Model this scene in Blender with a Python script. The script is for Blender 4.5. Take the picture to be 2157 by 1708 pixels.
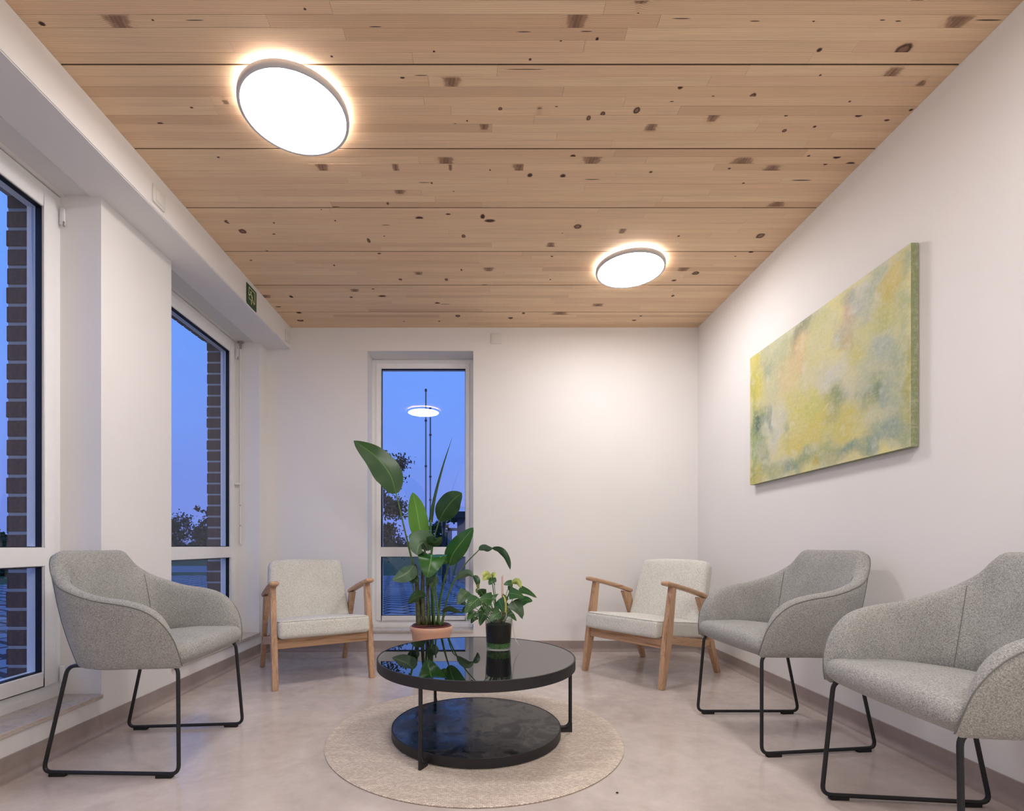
import bpy, bmesh, math, random
from mathutils import Vector, Matrix, noise as mnoise
random.seed(7)
S = bpy.context.scene
COL = S.collection
for o in list(bpy.data.objects): bpy.data.objects.remove(o)

# ------------------------------------------------------------------ camera, world, exposure
F = 1045.0; VX, VY = 1013.0, 1149.0; EYE = 0.86
cam_d = bpy.data.cameras.new('camera'); cam = bpy.data.objects.new('camera', cam_d); COL.objects.link(cam)
cam.location = (0, 0, EYE); cam.rotation_euler = (math.pi/2, 0, 0)
cam_d.sensor_width = 36; cam_d.sensor_fit = 'HORIZONTAL'; cam_d.lens = 36*F/2157
cam_d.shift_x = (1078.5-VX)/2157; cam_d.shift_y = (VY-854)/2157
cam_d.clip_start = 0.02; cam_d.clip_end = 500
S.camera = cam
S.view_settings.view_transform = 'Standard'; S.view_settings.look = 'None'
S.view_settings.gamma = 1; S.view_settings.use_curve_mapping = False
S.view_settings.exposure = 0.0
LAMP = 45.0

def lin(c):
    return tuple(((v/255)/12.92 if v/255 <= .04045 else ((v/255+.055)/1.055)**2.4) for v in c)
def c4(r, g, b): return lin((r, g, b)) + (1.0,)

W = bpy.data.worlds.new('dusk_sky'); S.world = W; W.use_nodes = True
nt = W.node_tree; nt.nodes.clear()
tc = nt.nodes.new('ShaderNodeTexCoord'); sx = nt.nodes.new('ShaderNodeSeparateXYZ')
rp = nt.nodes.new('ShaderNodeValToRGB'); bg = nt.nodes.new('ShaderNodeBackground'); wo = nt.nodes.new('ShaderNodeOutputWorld')
nt.links.new(tc.outputs['Generated'], sx.inputs[0])
ns = nt.nodes.new('ShaderNodeTexNoise'); ns.inputs['Scale'].default_value = 2.2; ns.inputs['Detail'].default_value = 4
mp = nt.nodes.new('ShaderNodeMapping'); mp.inputs['Scale'].default_value = (1, 1, 3.5)
nt.links.new(tc.outputs['Generated'], mp.inputs[0]); nt.links.new(mp.outputs[0], ns.inputs['Vector'])
ma = nt.nodes.new('ShaderNodeMath'); ma.operation = 'MULTIPLY_ADD'; ma.inputs[1].default_value = .28
sb = nt.nodes.new('ShaderNodeMath'); sb.operation = 'SUBTRACT'; sb.inputs[1].default_value = .14
nt.links.new(ns.outputs[0], ma.inputs[0]); nt.links.new(sx.outputs[2], ma.inputs[2])
nt.links.new(ma.outputs[0], sb.inputs[0]); nt.links.new(sb.outputs[0], rp.inputs[0])
e = rp.color_ramp.elements
e[0].position = 0.0; e[0].color = c4(112, 130, 212)
e[1].position = 0.9; e[1].color = c4(92, 142, 232)
for p, c in ((.10, (106, 134, 218)), (.22, (106, 144, 232)), (.42, (102, 152, 244))):
    n = e.new(p); n.color = c4(*c)
nt.links.new(rp.outputs[0], bg.inputs[0]); bg.inputs[1].default_value = 1.28
nt.links.new(bg.outputs[0], wo.inputs[0])

# ------------------------------------------------------------------ materials
class M:
    def __init__(s, name):
        s.m = bpy.data.materials.new(name); s.m.use_nodes = True
        s.t = s.m.node_tree; s.b = s.t.nodes['Principled BSDF']; s.out = s.t.nodes['Material Output']
    def n(s, kind, **kw):
        nd = s.t.nodes.new(kind)
        for k, v in kw.items():
            if k in nd.inputs and not hasattr(type(nd), k): nd.inputs[k].default_value = v
            else: setattr(nd, k, v)
        return nd
    def l(s, a, b): s.t.links.new(a, b)
    def coord(s, which='Object', scale=(1, 1, 1), rot=(0, 0, 0)):
        a = s.n('ShaderNodeTexCoord'); b = s.n('ShaderNodeMapping')
        b.inputs['Scale'].default_value = scale; b.inputs['Rotation'].default_value = rot
        s.l(a.outputs[which], b.inputs[0]); return b.outputs[0]
    def noise(s, vec, scale, detail=2, rough=.5, dist=0):
        a = s.n('ShaderNodeTexNoise'); a.inputs['Scale'].default_value = scale
        a.inputs['Detail'].default_value = detail; a.inputs['Roughness'].default_value = rough
        a.inputs['Distortion'].default_value = dist
        s.l(vec, a.inputs['Vector']); return a.outputs[0]
    def ramp(s, fac, stops):
        r = s.n('ShaderNodeValToRGB'); e = r.color_ramp.elements
        while len(e) < len(stops): e.new(.5)
        for i, (p, c) in enumerate(stops): e[i].position = p; e[i].color = c4(*c)
        s.l(fac, r.inputs[0]); return r.outputs[0]
    def mix(s, fac, a, b, mode='MIX'):
        m = s.n('ShaderNodeMix'); m.data_type = 'RGBA'; m.blend_type = mode
        if isinstance(fac, (int, float)): m.inputs[0].default_value = fac
        else: s.l(fac, m.inputs[0])
        for i, v in ((6, a), (7, b)):
            if isinstance(v, tuple): m.inputs[i].default_value = v
            else: s.l(v, m.inputs[i])
        return m.outputs[2]
    def math(s, op, a, b=0.0, c=0.0):
        m = s.n('ShaderNodeMath'); m.operation = op
        for i, v in enumerate((a, b, c)):
            if isinstance(v, (int, float)): m.inputs[i].default_value = v
            else: s.l(v, m.inputs[i])
        return m.outputs[0]
    def color(s, c):
        if isinstance(c, tuple): s.b.inputs['Base Color'].default_value = c
        else: s.l(c, s.b.inputs['Base Color'])
    def bump(s, h, strength=.3, dist=.002):
        b = s.n('ShaderNodeBump'); b.inputs['Strength'].default_value = strength; b.inputs['Distance'].default_value = dist
        s.l(h, b.inputs['Height']); s.l(b.outputs[0], s.b.inputs['Normal'])
    def rough(s, v):
        if isinstance(v, (int, float)): s.b.inputs['Roughness'].default_value = v
        else: s.l(v, s.b.inputs['Roughness'])

def plain(name, rgb, rough=.5, spec=.5, metal=0, bscale=0, bstr=.1, vary=.0):
    m = M(name); v = m.coord()
    nz = m.noise(v, bscale or 40, 3)
    k = max(vary, .008)
    m.color(m.ramp(nz, [(.3, tuple(x*(1-k) for x in rgb)), (.7, tuple(min(255, x*(1+k*.4)) for x in rgb))]))
    m.rough(rough); m.b.inputs['Specular IOR Level'].default_value = spec; m.b.inputs['Metallic'].default_value = metal
    if bscale: m.bump(nz, bstr, .001)
    return m.m

def mat_wall():
    m = M('white_paint'); v = m.coord()
    m.color(m.ramp(m.noise(v, 1.3, 3), [(.3, (232, 229, 226)), (.7, (237, 234, 231))]))
    m.rough(.85); m.bump(m.noise(v, 220, 3), .06, .001); return m.m
def mat_floor(name, a, b):
    m = M(name); v = m.coord()
    n1 = m.noise(v, 2.4, 6, .62, .6); n2 = m.noise(v, 14, 5, .7)
    f = m.math('MULTIPLY_ADD', n2, .35, m.math('MULTIPLY', n1, .7))
    m.color(m.ramp(f, [(.36, a), (.66, b)])); m.rough(m.ramp(n2, [(.3, (105, 105, 105)), (.7, (135, 135, 135))]))
    m.b.inputs['Specular IOR Level'].default_value = .4
    m.bump(m.noise(v, 160, 2), .05, .001); return m.m
def mat_pine():
    m = M('pine_lamella'); oi = m.n('ShaderNodeObjectInfo'); v = m.coord()
    vm = m.n('ShaderNodeVectorMath'); vm.operation = 'ADD'
    cb = m.n('ShaderNodeCombineXYZ'); r37 = m.math('MULTIPLY', oi.outputs['Random'], 37.0)
    m.l(r37, cb.inputs[0]); m.l(r37, cb.inputs[2])
    ka = m.n('ShaderNodeAttribute'); ka.attribute_name = 'knot'
    sk = m.n('ShaderNodeSeparateColor'); m.l(ka.outputs['Color'], sk.inputs[0])
    knot, halo, dark = sk.outputs[0], sk.outputs[1], sk.outputs[2]
    m.l(m.math('MULTIPLY_ADD', halo, .012, r37), cb.inputs[1])
    m.l(v, vm.inputs[0]); m.l(cb.outputs[0], vm.inputs[1])
    mp = m.n('ShaderNodeMapping'); mp.inputs['Scale'].default_value = (1.2, 22, 22); m.l(vm.outputs[0], mp.inputs[0])
    g1 = m.noise(mp.outputs[0], 1.6, 4, .55, .8)
    wv = m.n('ShaderNodeTexWave'); wv.bands_direction = 'Y'; wv.inputs['Scale'].default_value = 2.6
    wv.inputs['Distortion'].default_value = 5.5; wv.inputs['Detail'].default_value = 2; wv.inputs['Detail Scale'].default_value = .5
    m.l(mp.outputs[0], wv.inputs['Vector'])
    mp2 = m.n('ShaderNodeMapping'); mp2.inputs['Scale'].default_value = (3, 260, 1); m.l(vm.outputs[0], mp2.inputs[0])
    fine = m.noise(mp2.outputs[0], 1, 3, .6)
    tone = m.ramp(oi.outputs['Random'], [(0, (232, 198, 160)), (.25, (245, 216, 177)), (.5, (238, 203, 168)), (.75, (250, 222, 182)), (1, (225, 190, 154))])
    f1 = m.math('MULTIPLY', wv.outputs[0], m.math('MULTIPLY_ADD', oi.outputs['Random'], .5, .16))
    base = m.mix(f1, tone, c4(192, 154, 126))
    base = m.mix(m.math('MULTIPLY', m.ramp(g1, [(.45, (0, 0, 0)), (.75, (255, 255, 255))]), .35), base, c4(202, 176, 148))
    base = m.mix(m.math('MULTIPLY', m.ramp(fine, [(.4, (0, 0, 0)), (.8, (255, 255, 255))]), .32), base, c4(180, 146, 118))
    base = m.mix(m.math('MULTIPLY', halo, .35), base, c4(170, 112, 80))
    base = m.mix(knot, base, c4(122, 84, 66)); base = m.mix(dark, base, c4(58, 40, 34))
    m.color(base); m.rough(.62); m.b.inputs['Specular IOR Level'].default_value = .3
    m.bump(fine, .12, .0006); return m.m
def mat_oak(name='oak_wood', axis=2, a=(200, 162, 128), b=(158, 118, 86)):
    m = M(name)
    def sc(al, ac): v = [ac]*3; v[axis] = al; return tuple(v)
    n1 = m.noise(m.coord('Object', sc(2.2, 34)), 1, 4, .6, .9); fn = m.noise(m.coord('Object', sc(14, 320)), 1, 2)
    c = m.ramp(n1, [(.32, b), (.5, a), (.68, tuple(x*.93 for x in a))])
    c = m.mix(m.math('MULTIPLY', m.ramp(fn, [(.45, (0, 0, 0)), (.7, (255, 255, 255))]), .4), c, c4(140, 102, 74))
    m.color(c); m.rough(.45); m.bump(fn, .1, .0005); return m.m
def mat_fabric(name, a, b, sc=420, bs=.5):
    m = M(name); v = m.coord('Object')
    n1 = m.noise(m.coord('Object', (1, 1, .45)), sc, 2, .7); n2 = m.noise(m.coord('Object', (.4, .4, 1)), sc*1.1, 2, .7)
    n3 = m.noise(v, 9, 2)
    f = m.math('MULTIPLY_ADD', n2, .5, m.math('MULTIPLY', n1, .5))
    f = m.math('MULTIPLY_ADD', n3, .08, f)
    m.color(m.ramp(f, [(.43, a), (.64, b)])); m.rough(.95)
    m.b.inputs['Specular IOR Level'].default_value = .15
    m.b.inputs['Sheen Weight'].default_value = .15; m.b.inputs['Sheen Roughness'].default_value = .5
    m.bump(f, bs, .0015); return m.m
def mat_glass(name='window_glass', ior=1.5, tint=(250, 252, 253), r=0.0):
    m = M(name); m.t.nodes.remove(m.b)
    tr = m.n('ShaderNodeBsdfTransparent'); tr.inputs[0].default_value = c4(*tint)
    gl = m.n('ShaderNodeBsdfGlossy'); gl.inputs['Roughness'].default_value = r
    lw = m.n('ShaderNodeLayerWeight'); lw.inputs[0].default_value = .5; f0 = ((ior-1)/(ior+1))**2
    fac = m.math('MULTIPLY_ADD', m.math('POWER', lw.outputs['Facing'], 5.0), 1-f0, f0)
    mx = m.n('ShaderNodeMixShader'); m.l(fac, mx.inputs[0]); m.l(tr.outputs[0], mx.inputs[1]); m.l(gl.outputs[0], mx.inputs[2])
    m.l(mx.outputs[0], m.out.inputs[0]); return m.m
def mat_emit(name, s, c=(250, 248, 250)):
    m = M(name); m.b.inputs['Base Color'].default_value = c4(240, 240, 240)
    m.b.inputs['Emission Color'].default_value = c4(*c); m.b.inputs['Emission Strength'].default_value = s; return m.m
def mat_rug():
    m = M('woven_rug'); v = m.coord('Object')
    br = m.n('ShaderNodeTexBrick'); br.inputs['Scale'].default_value = 1
    br.inputs['Brick Width'].default_value = .012; br.inputs['Row Height'].default_value = .0055
    br.inputs['Mortar Size'].default_value = .0009; br.inputs['Mortar Smooth'].default_value = 1
    br.inputs['Color1'].default_value = c4(240, 228, 213); br.inputs['Color2'].default_value = c4(208, 193, 178); br.inputs['Mortar'].default_value = c4(142, 124, 108)
    rot = m.n('ShaderNodeVectorMath'); rot.operation = 'ADD'
    nz = m.n('ShaderNodeTexNoise'); nz.inputs['Scale'].default_value = 30; m.l(v, nz.inputs['Vector'])
    sc = m.n('ShaderNodeVectorMath'); sc.operation = 'SCALE'; sc.inputs['Scale'].default_value = .006
    m.l(nz.outputs['Color'], sc.inputs[0]); m.l(v, rot.inputs[0]); m.l(sc.outputs[0], rot.inputs[1]); m.l(rot.outputs[0], br.inputs['Vector'])
    big = m.noise(m.coord('Object', (1.2, 8, 1)), 3, 3)
    c = m.mix(m.math('MULTIPLY', m.ramp(big, [(.4, (0, 0, 0)), (.65, (255, 255, 255))]), .3), br.outputs['Color'], c4(178, 162, 150))
    sp = m.noise(v, 260, 1)
    c = m.mix(m.math('MULTIPLY', m.ramp(sp, [(.5, (0, 0, 0)), (.7, (255, 255, 255))]), .4), c, c4(140, 124, 112))
    m.color(c); m.rough(.95); m.b.inputs['Specular IOR Level'].default_value = .1
    m.bump(br.outputs['Fac'], -.7, .003); return m.m
def mat_leaf(name, a, b, vein, rough=.32, vs=26):
    m = M(name); tcn = m.n('ShaderNodeUVMap'); sp = m.n('ShaderNodeSeparateXYZ'); m.l(tcn.outputs[0], sp.inputs[0])
    # u along the blade, v across (-1..1)
    av = m.math('ABSOLUTE', sp.outputs[1])
    ph = m.math('MULTIPLY_ADD', av, -.35, sp.outputs[0])
    w = m.math('SINE', m.math('MULTIPLY', ph, vs*6.283))
    w2 = m.math('MULTIPLY_ADD', w, .5, .5)
    oi = m.n('ShaderNodeObjectInfo')
    base = m.mix(oi.outputs['Random'], c4(*a), c4(*b))
    base = m.mix(m.math('MULTIPLY', w2, .4), base, c4(*[x*.62 for x in a]))
    rib = m.math('LESS_THAN', av, .045)
    base = m.mix(m.math('MULTIPLY', rib, .7), base, c4(*vein))
    m.color(base); m.rough(rough); m.bump(w2, .25, .002)
    m.b.inputs['Subsurface Weight'].default_value = 0
    return m.m

MT = {}
MT['wall'] = mat_wall()
MT['floor'] = mat_floor('vinyl_floor', (182, 169, 161), (208, 196, 188))
MT['cove'] = mat_floor('vinyl_skirting', (150, 135, 129), (168, 154, 148))
MT['pine'] = mat_pine()
MT['oak'] = mat_oak(); MT['oak_x'] = mat_oak('oak_wood_crosswise', 0); MT['oak_y'] = mat_oak('oak_wood_lengthwise', 1)
MT['grey_fabric'] = mat_fabric('grey_melange_fabric', (122, 121, 117), (180, 179, 173), 470, .4)
MT['light_fabric'] = mat_fabric('ecru_boucle_fabric', (184, 182, 172), (230, 228, 219), 330, .45)
MT['seam'] = plain('seam_and_painted_shadow', (112, 112, 106), .9)  # dark seam lines; on the piping, its thin shadow put into the colour
MT['black'] = plain('black_powder_coat', (22, 22, 26), .45, .5, 0, 300, .05)
MT['black_rim'] = plain('black_lacquered_steel', (30, 29, 32), .5, .5, 0, 300, .04)
MT['rubber'] = plain('black_rubber', (14, 14, 15), .7)
MT['pvc'] = plain('white_pvc', (242, 241, 240), .3, .5)
MT['soffit'] = plain('white_soffit', (214, 212, 210), .6)
MT['plastic'] = plain('white_plastic', (228, 225, 220), .35)
MT['steel'] = plain('brushed_steel', (170, 168, 162), .3, .5, .9)
MT['alu'] = plain('aluminium_painted_skylight', (190, 196, 210), .4, .5, .2)  # pale grey metal with the blue of the sky light put into the colour
MT['gasket'] = plain('black_gasket', (10, 10, 14), .5)
MT['glass'] = mat_glass()
MT['vase_glass'] = mat_glass('ribbed_vase_glass', 1.45, (236, 240, 236), .02)
MT['rug'] = mat_rug()
MT['lamp'] = mat_emit('lit_diffuser', LAMP)
MT['halo'] = mat_emit('lit_back_ring', LAMP*1.0)
MT['trimgrey'] = plain('grey_lamp_ring', (206, 206, 208), .45)
MT['green'] = plain('sign_green', (16, 74, 46), .4)
MT['cream'] = plain('photoluminescent_cream', (232, 226, 170), .5)
MT['pot'] = plain('peach_glazed_ceramic', (226, 176, 148), .3, .5)
MT['innerpot'] = plain('brown_plastic_pot', (110, 48, 36), .4)
MT['soil'] = plain('dark_potting_soil', (40, 28, 22), .95, .2, 0, 90, 1.0, .5)
MT['vsoil'] = plain('dark_wet_soil', (26, 20, 16), .8, .3, 0, 120, 1.0, .5)
MT['pebble'] = plain('green_pebbles', (84, 160, 20), .5, .5, 0, 200, .4, .4)
MT['root'] = plain('pale_root', (215, 212, 200), .6)
MT['stick'] = plain('pink_bamboo_stick', (200, 150, 125), .6)
MT['yellowleaf'] = plain('yellow_withered_leaf', (222, 214, 120), .5, .4, 0, 60, .2, .15)
MT['leaf_d'] = mat_leaf('dark_green_leaf', (36, 72, 30), (46, 84, 38), (88, 124, 62), .33)
MT['leaf_m'] = mat_leaf('mid_green_leaf', (44, 98, 34), (58, 112, 42), (120, 160, 80), .25)
MT['leaf_b'] = mat_leaf('bright_green_leaf', (92, 150, 50), (104, 160, 58), (140, 180, 90), .4)
MT['leaf_u'] = mat_leaf('grey_green_leaf_underside', (76, 108, 78), (92, 120, 86), (130, 150, 104), .45)
MT['leaf_a'] = mat_leaf('heart_leaf_green', (32, 76, 30), (62, 106, 52), (110, 150, 86), .3, 7)
MT['spathe'] = mat_leaf('lime_spathe', (168, 186, 84), (186, 198, 110), (190, 200, 120), .35, 6)
MT['stem'] = plain('green_stem', (78, 112, 48), .4, .5, 0, 30, .1, .2)
MT['stem_b'] = plain('brown_green_stem', (84, 84, 50), .5, .5, 0, 30, .1, .3)
MT['brick'] = plain('dark_red_brick', (96, 72, 66), .85, .3, 0, 60, .5, .25)
MT['mortar'] = plain('grey_mortar', (168, 168, 172), .9, .2, 0, 120, .4)
MT['bark'] = plain('dark_bark', (52, 44, 42), .9)
MT['foliage'] = plain('dusk_foliage', (66, 72, 62), .8, .2, 0, 2, .1, .3)
MT['grass'] = plain('lawn_grass', (74, 96, 66), .95, .1, 0, 6, .6, .35)
MT['asphalt'] = plain('asphalt_road', (120, 124, 138), .8, .3, 0, 30, .3, .15)
MT['clad'] = plain('grey_cladding', (120, 118, 128), .7)
MT['roofing'] = plain('dark_roof', (44, 44, 52), .6)
MT['pole'] = plain('painted_flagpole', (110, 116, 130), .4)

def mat_sill():
    m = M('travertine_sill'); v = m.coord('Object', (1, 1, 3))
    n1 = m.noise(v, 9, 6, .7, 1.5)
    m.color(m.ramp(n1, [(.35, (176, 164, 152)), (.5, (206, 197, 187)), (.65, (190, 174, 160))])); m.rough(.35); return m.m
MT['sill'] = mat_sill()
def mat_tableglass():
    m = M('black_mirror_glass'); m.color(c4(10, 11, 14)); m.rough(.0); m.b.inputs['IOR'].default_value = 3.5
    fn = m.noise(m.coord(), 3, 1); m.rough(m.math('MULTIPLY', fn, .004)); return m.m
MT['tglass'] = mat_tableglass()
def mat_marble():
    m = M('black_marble'); v = m.coord('Object')
    n1 = m.noise(v, 9, 6, .65, .8); n2 = m.noise(m.coord('Object', (2.2, 5, 1)), 2.4, 5, .6, 1.4)
    vein = m.ramp(n2, [(.492, (0, 0, 0)), (.5, (200, 200, 200)), (.508, (0, 0, 0))])
    msk = m.ramp(m.noise(v, 6, 2), [(.5, (0, 0, 0)), (.66, (255, 255, 255))])
    c = m.ramp(n1, [(.4, (13, 13, 15)), (.7, (38, 36, 38))])
    c = m.mix(m.math('MULTIPLY', vein, m.math('MULTIPLY', msk, .6)), c, c4(190, 176, 176))
    m.color(c); m.rough(m.ramp(n1, [(.42, (100, 100, 100)), (.62, (165, 165, 165))])); m.b.inputs['IOR'].default_value = 1.55
    return m.m
MT['marble'] = mat_marble()
def mat_paving():
    m = M('brick_paving'); v = m.coord('Object', (1, 1, 1), (0, 0, .5))
    br = m.n('ShaderNodeTexBrick'); br.inputs['Scale'].default_value = 1; br.inputs['Brick Width'].default_value = .42
    br.inputs['Row Height'].default_value = .26; br.inputs['Mortar Size'].default_value = .035
    br.inputs['Color1'].default_value = c4(150, 150, 158); br.inputs['Color2'].default_value = c4(126, 126, 136); br.inputs['Mortar'].default_value = c4(30, 30, 38)
    m.l(v, br.inputs['Vector']); m.color(br.outputs['Color']); m.rough(.85); m.bump(br.outputs['Fac'], -.2, .004); return m.m
MT['paving'] = mat_paving()

# ------------------------------------------------------------------ helpers
def link(o, parent=None):
    COL.objects.link(o)
    if parent: o.parent = parent
    return o
def obj(name, bm, mat, parent=None, smooth=False, angle=None):
    me = bpy.data.meshes.new(name); bm.normal_update(); bm.to_mesh(me); bm.free()
    if mat: me.materials.append(MT[mat] if isinstance(mat, str) else mat)
    if smooth:
        me.polygons.foreach_set('use_smooth', [True]*len(me.polygons))
        if angle: me.set_sharp_from_angle(angle=math.radians(angle))
    return link(bpy.data.objects.new(name, me), parent)
def tag(o, label=None, cat=None, group=None, kind=None):
    for k, v in (('label', label), ('category', cat), ('group', group), ('kind', kind)):
        if v: o[k] = v
    return o
def empty(name, loc=(0, 0, 0), rz=0, label=None, cat=None, group=None, kind=None, parent=None):
    o = bpy.data.objects.new(name, None); o.empty_display_size = .1
    o.location = loc; o.rotation_euler = (0, 0, rz); link(o, parent)
    return tag(o, label, cat, group, kind)
def copy_tree(o, parent=None):
    c = o.copy(); COL.objects.link(c)
    if parent: c.parent = parent
    for ch in o.children: copy_tree(ch, c)
    return c
def NB(): return bmesh.new()
def box(bm, x0, x1, y0, y1, z0, z1):
    vs = [bm.verts.new(p) for p in ((x0, y0, z0), (x1, y0, z0), (x1, y1, z0), (x0, y1, z0), (x0, y0, z1), (x1, y0, z1), (x1, y1, z1), (x0, y1, z1))]
    for f in ((0, 3, 2, 1), (4, 5, 6, 7), (0, 1, 5, 4), (1, 2, 6, 5), (2, 3, 7, 6), (3, 0, 4, 7)): bm.faces.new([vs[i] for i in f])
    return bm
def bx(name, d, mat, parent=None, bev=0, seg=2):
    bm = box(NB(), *d)
    if bev: bmesh.ops.bevel(bm, geom=bm.edges[:], offset=bev, segments=seg, affect='EDGES', profile=.5)
    return obj(name, bm, mat, parent, bool(bev), 40 if bev else None)
def catmull(pts, n):
    pts = [Vector(p) for p in pts]; P = [pts[0]*2-pts[1]]+pts+[pts[-1]*2-pts[-2]]; out = []
    m = len(pts)-1
    for k in range(n+1):
        t = k/n*m; i = min(int(t), m-1); u = t-i; a, b, c, d = P[i:i+4]
        out.append(.5*((2*b)+(c-a)*u+(2*a-5*b+4*c-d)*u*u+(3*b-a-3*c+d)*u**3))
    return out
def tube(bm, pts, r, seg=8, closed=False, caps=True, flat=1.0, up=None):
    pts = [Vector(p) for p in pts]; n = len(pts)
    R = r if isinstance(r, (list, tuple)) else [r]*n
    rings = []; prev = None
    for i, p in enumerate(pts):
        if closed: d = pts[(i+1) % n]-pts[i-1]
        else: d = pts[min(i+1, n-1)]-pts[max(i-1, 0)]
        d.normalize()
        if prev is None:
            a = Vector(up) if up else (Vector((0, 0, 1)) if abs(d.z) < .9 else Vector((0, 1, 0)))
            a = (a-d*a.dot(d)).normalized()
        else: a = (prev-d*prev.dot(d)).normalized()
        prev = a; b = d.cross(a)
        rings.append([bm.verts.new(p+R[i]*(a*math.cos(t)+b*math.sin(t)*flat)) for t in [2*math.pi*k/seg for k in range(seg)]])
    m = n if closed else n-1
    for i in range(m):
        A, B = rings[i], rings[(i+1) % n]
        for k in range(seg): bm.faces.new((A[k], A[(k+1) % seg], B[(k+1) % seg], B[k]))
    if caps and not closed: bm.faces.new(rings[0][::-1]); bm.faces.new(rings[-1])
    return bm
def fillet(pts, r, closed=False, k=5):
    pts = [Vector(p) for p in pts]; n = len(pts); out = []
    for i in range(n):
        if not closed and i in (0, n-1): out.append(pts[i]); continue
        a, b, c = pts[i-1], pts[i], pts[(i+1) % n]
        u = (a-b).normalized(); v = (c-b).normalized()
        p, q = b+u*r, b+v*r
        for j in range(k+1):
            t = j/k; out.append(p*(1-t)**2+b*2*t*(1-t)+q*t*t)
    return out
def lathe(bm, prof, seg=48, cx=0, cy=0, ripple=0, ribs=0):
    rings = []
    for (r, z) in prof:
        if r <= 1e-6: rings.append([bm.verts.new((cx, cy, z))]); continue
        rings.append([bm.verts.new((cx+(r+(ripple*math.cos(ribs*t) if ripple else 0))*math.cos(t), cy+(r+(ripple*math.cos(ribs*t) if ripple else 0))*math.sin(t), z)) for t in [2*math.pi*k/seg for k in range(seg)]])
    for A, B in zip(rings, rings[1:]):
        for k in range(seg):
            k2 = (k+1) % seg
            if len(A) == 1 and len(B) == 1: continue
            if len(A) == 1: bm.faces.new((A[0], B[k2], B[k]))
            elif len(B) == 1: bm.faces.new((A[k], A[k2], B[0]))
            else: bm.faces.new((A[k], A[k2], B[k2], B[k]))
    bmesh.ops.recalc_face_normals(bm, faces=bm.faces[:])
    return bm
def prism(bm, poly, axis, a, b):
    def P(u, v, w): return {'x': (w, u, v), 'y': (u, w, v), 'z': (u, v, w)}[axis]
    A = [bm.verts.new(P(u, v, a)) for u, v in poly]; B = [bm.verts.new(P(u, v, b)) for u, v in poly]
    n = len(poly); bm.faces.new(A[::-1]); bm.faces.new(B)
    for i in range(n): bm.faces.new((A[i], A[(i+1) % n], B[(i+1) % n], B[i]))
    bmesh.ops.recalc_face_normals(bm, faces=bm.faces[:])
    return bm
def rbox(sx, sy, sz, r, n=(14, 14, 6), fn=None):
    """soft cushion: box sx*sy*sz centred at origin, edges rounded by r, fn(v) bends it"""
    bm = NB(); H = Vector((sx/2, sy/2, sz/2)); seen = {}
    def V(p):
        k = tuple(round(c, 6) for c in p)
        if k not in seen:
            q = Vector(p); inn = Vector([max(-(H[i]-r), min(H[i]-r, q[i])) for i in range(3)])
            d = q-inn
            if d.length > 1e-9: q = inn+d.normalized()*r
            if fn: q = fn(q)
            seen[k] = bm.verts.new(q)
        return seen[k]
    def ax(i):
        m = n[i]; h = H[i]; a = [-h, -h+r*.25, -h+r*.6]; b = [h-r*.6, h-r*.25, h]
        mid = [-(h-r)+(2*(h-r))*k/(m-1) for k in range(m)]
        return a+mid+b
    A = [ax(i) for i in range(3)]
    for i, j, k in ((0, 1, 2), (1, 2, 0), (2, 0, 1)):
        for s in (-1, 1):
            for a in range(len(A[i])-1):
                for b in range(len(A[j])-1):
                    q = []
                    for (u, v) in ((a, b), (a+1, b), (a+1, b+1), (a, b+1)):
                        p = [0, 0, 0]; p[i] = A[i][u]; p[j] = A[j][v]; p[k] = s*H[k]; q.append(V(p))
                    if s < 0: q.reverse()
                    if len(set(q)) == 4: bm.faces.new(q)
    return bm
def at(px, py, Y): return Vector(((px-VX)*Y/F, Y, EYE-(py-VY)*Y/F))

# ------------------------------------------------------------------ room shell
XR, XL, YB, ZC, YF = 1.77, -1.747, 4.048, 2.638, -1.9
XBEAM, ZS = -1.553, 2.462
fl = bx('floor', (-2.0, 2.0, YF-.15, YB+.25, -.1, 0), 'floor'); tag(fl, kind='structure', label='taupe mottled vinyl floor')
wr = bx('wall_right', (XR, XR+.2, YF-.15, YB+.25, 0, 2.9), 'wall'); tag(wr, kind='structure')
wf = bx('wall_front', (-2.03, XR, YF-.15, YF, 0, 2.9), 'wall'); tag(wf, kind='structure')
# back wall with window opening
WBX0, WBX1, WBZ0, WBZ1 = -.926, -.062, .152, 2.448
bm = NB()
box(bm, -2.03, WBX0, YB, YB+.25, 0, 2.9); box(bm, WBX1, XR, YB, YB+.25, 0, 2.9)
box(bm, WBX0, WBX1, YB, YB+.25, 0, WBZ0); box(bm, WBX0, WBX1, YB, YB+.25, WBZ1, 2.9)
wb = obj('wall_back', bm, 'wall'); tag(wb, kind='structure')
# left wall with two window openings
W1 = (1.12, 2.282); W2 = (2.80, 3.909); WZ0 = .158
bm = NB()
for a, b in ((YF, W1[0]), (W1[1], W2[0]), (W2[1], YB)): box(bm, -2.0, XL, a, b, 0, ZS)
for a, b in (W1, W2): box(bm, -2.0, XL, a, b, 0, WZ0)
box(bm, -2.03, XL, YF, YB, ZS, 2.9)
wl = obj('wall_left', bm, 'wall'); tag(wl, kind='structure')
bm = box(NB(), XL, XBEAM, YF, YB, ZS, ZC)
bmesh.ops.bevel(bm, geom=[e for e in bm.edges if all(abs(v.co.x-XBEAM) < 1e-4 and abs(v.co.z-ZS) < 1e-4 for v in e.verts)], offset=.004, segments=2, affect='EDGES')
tr = obj('trim_1', bm, 'wall'); tag(tr, kind='structure', label='white boxed beam along the left wall under the ceiling')
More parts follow.
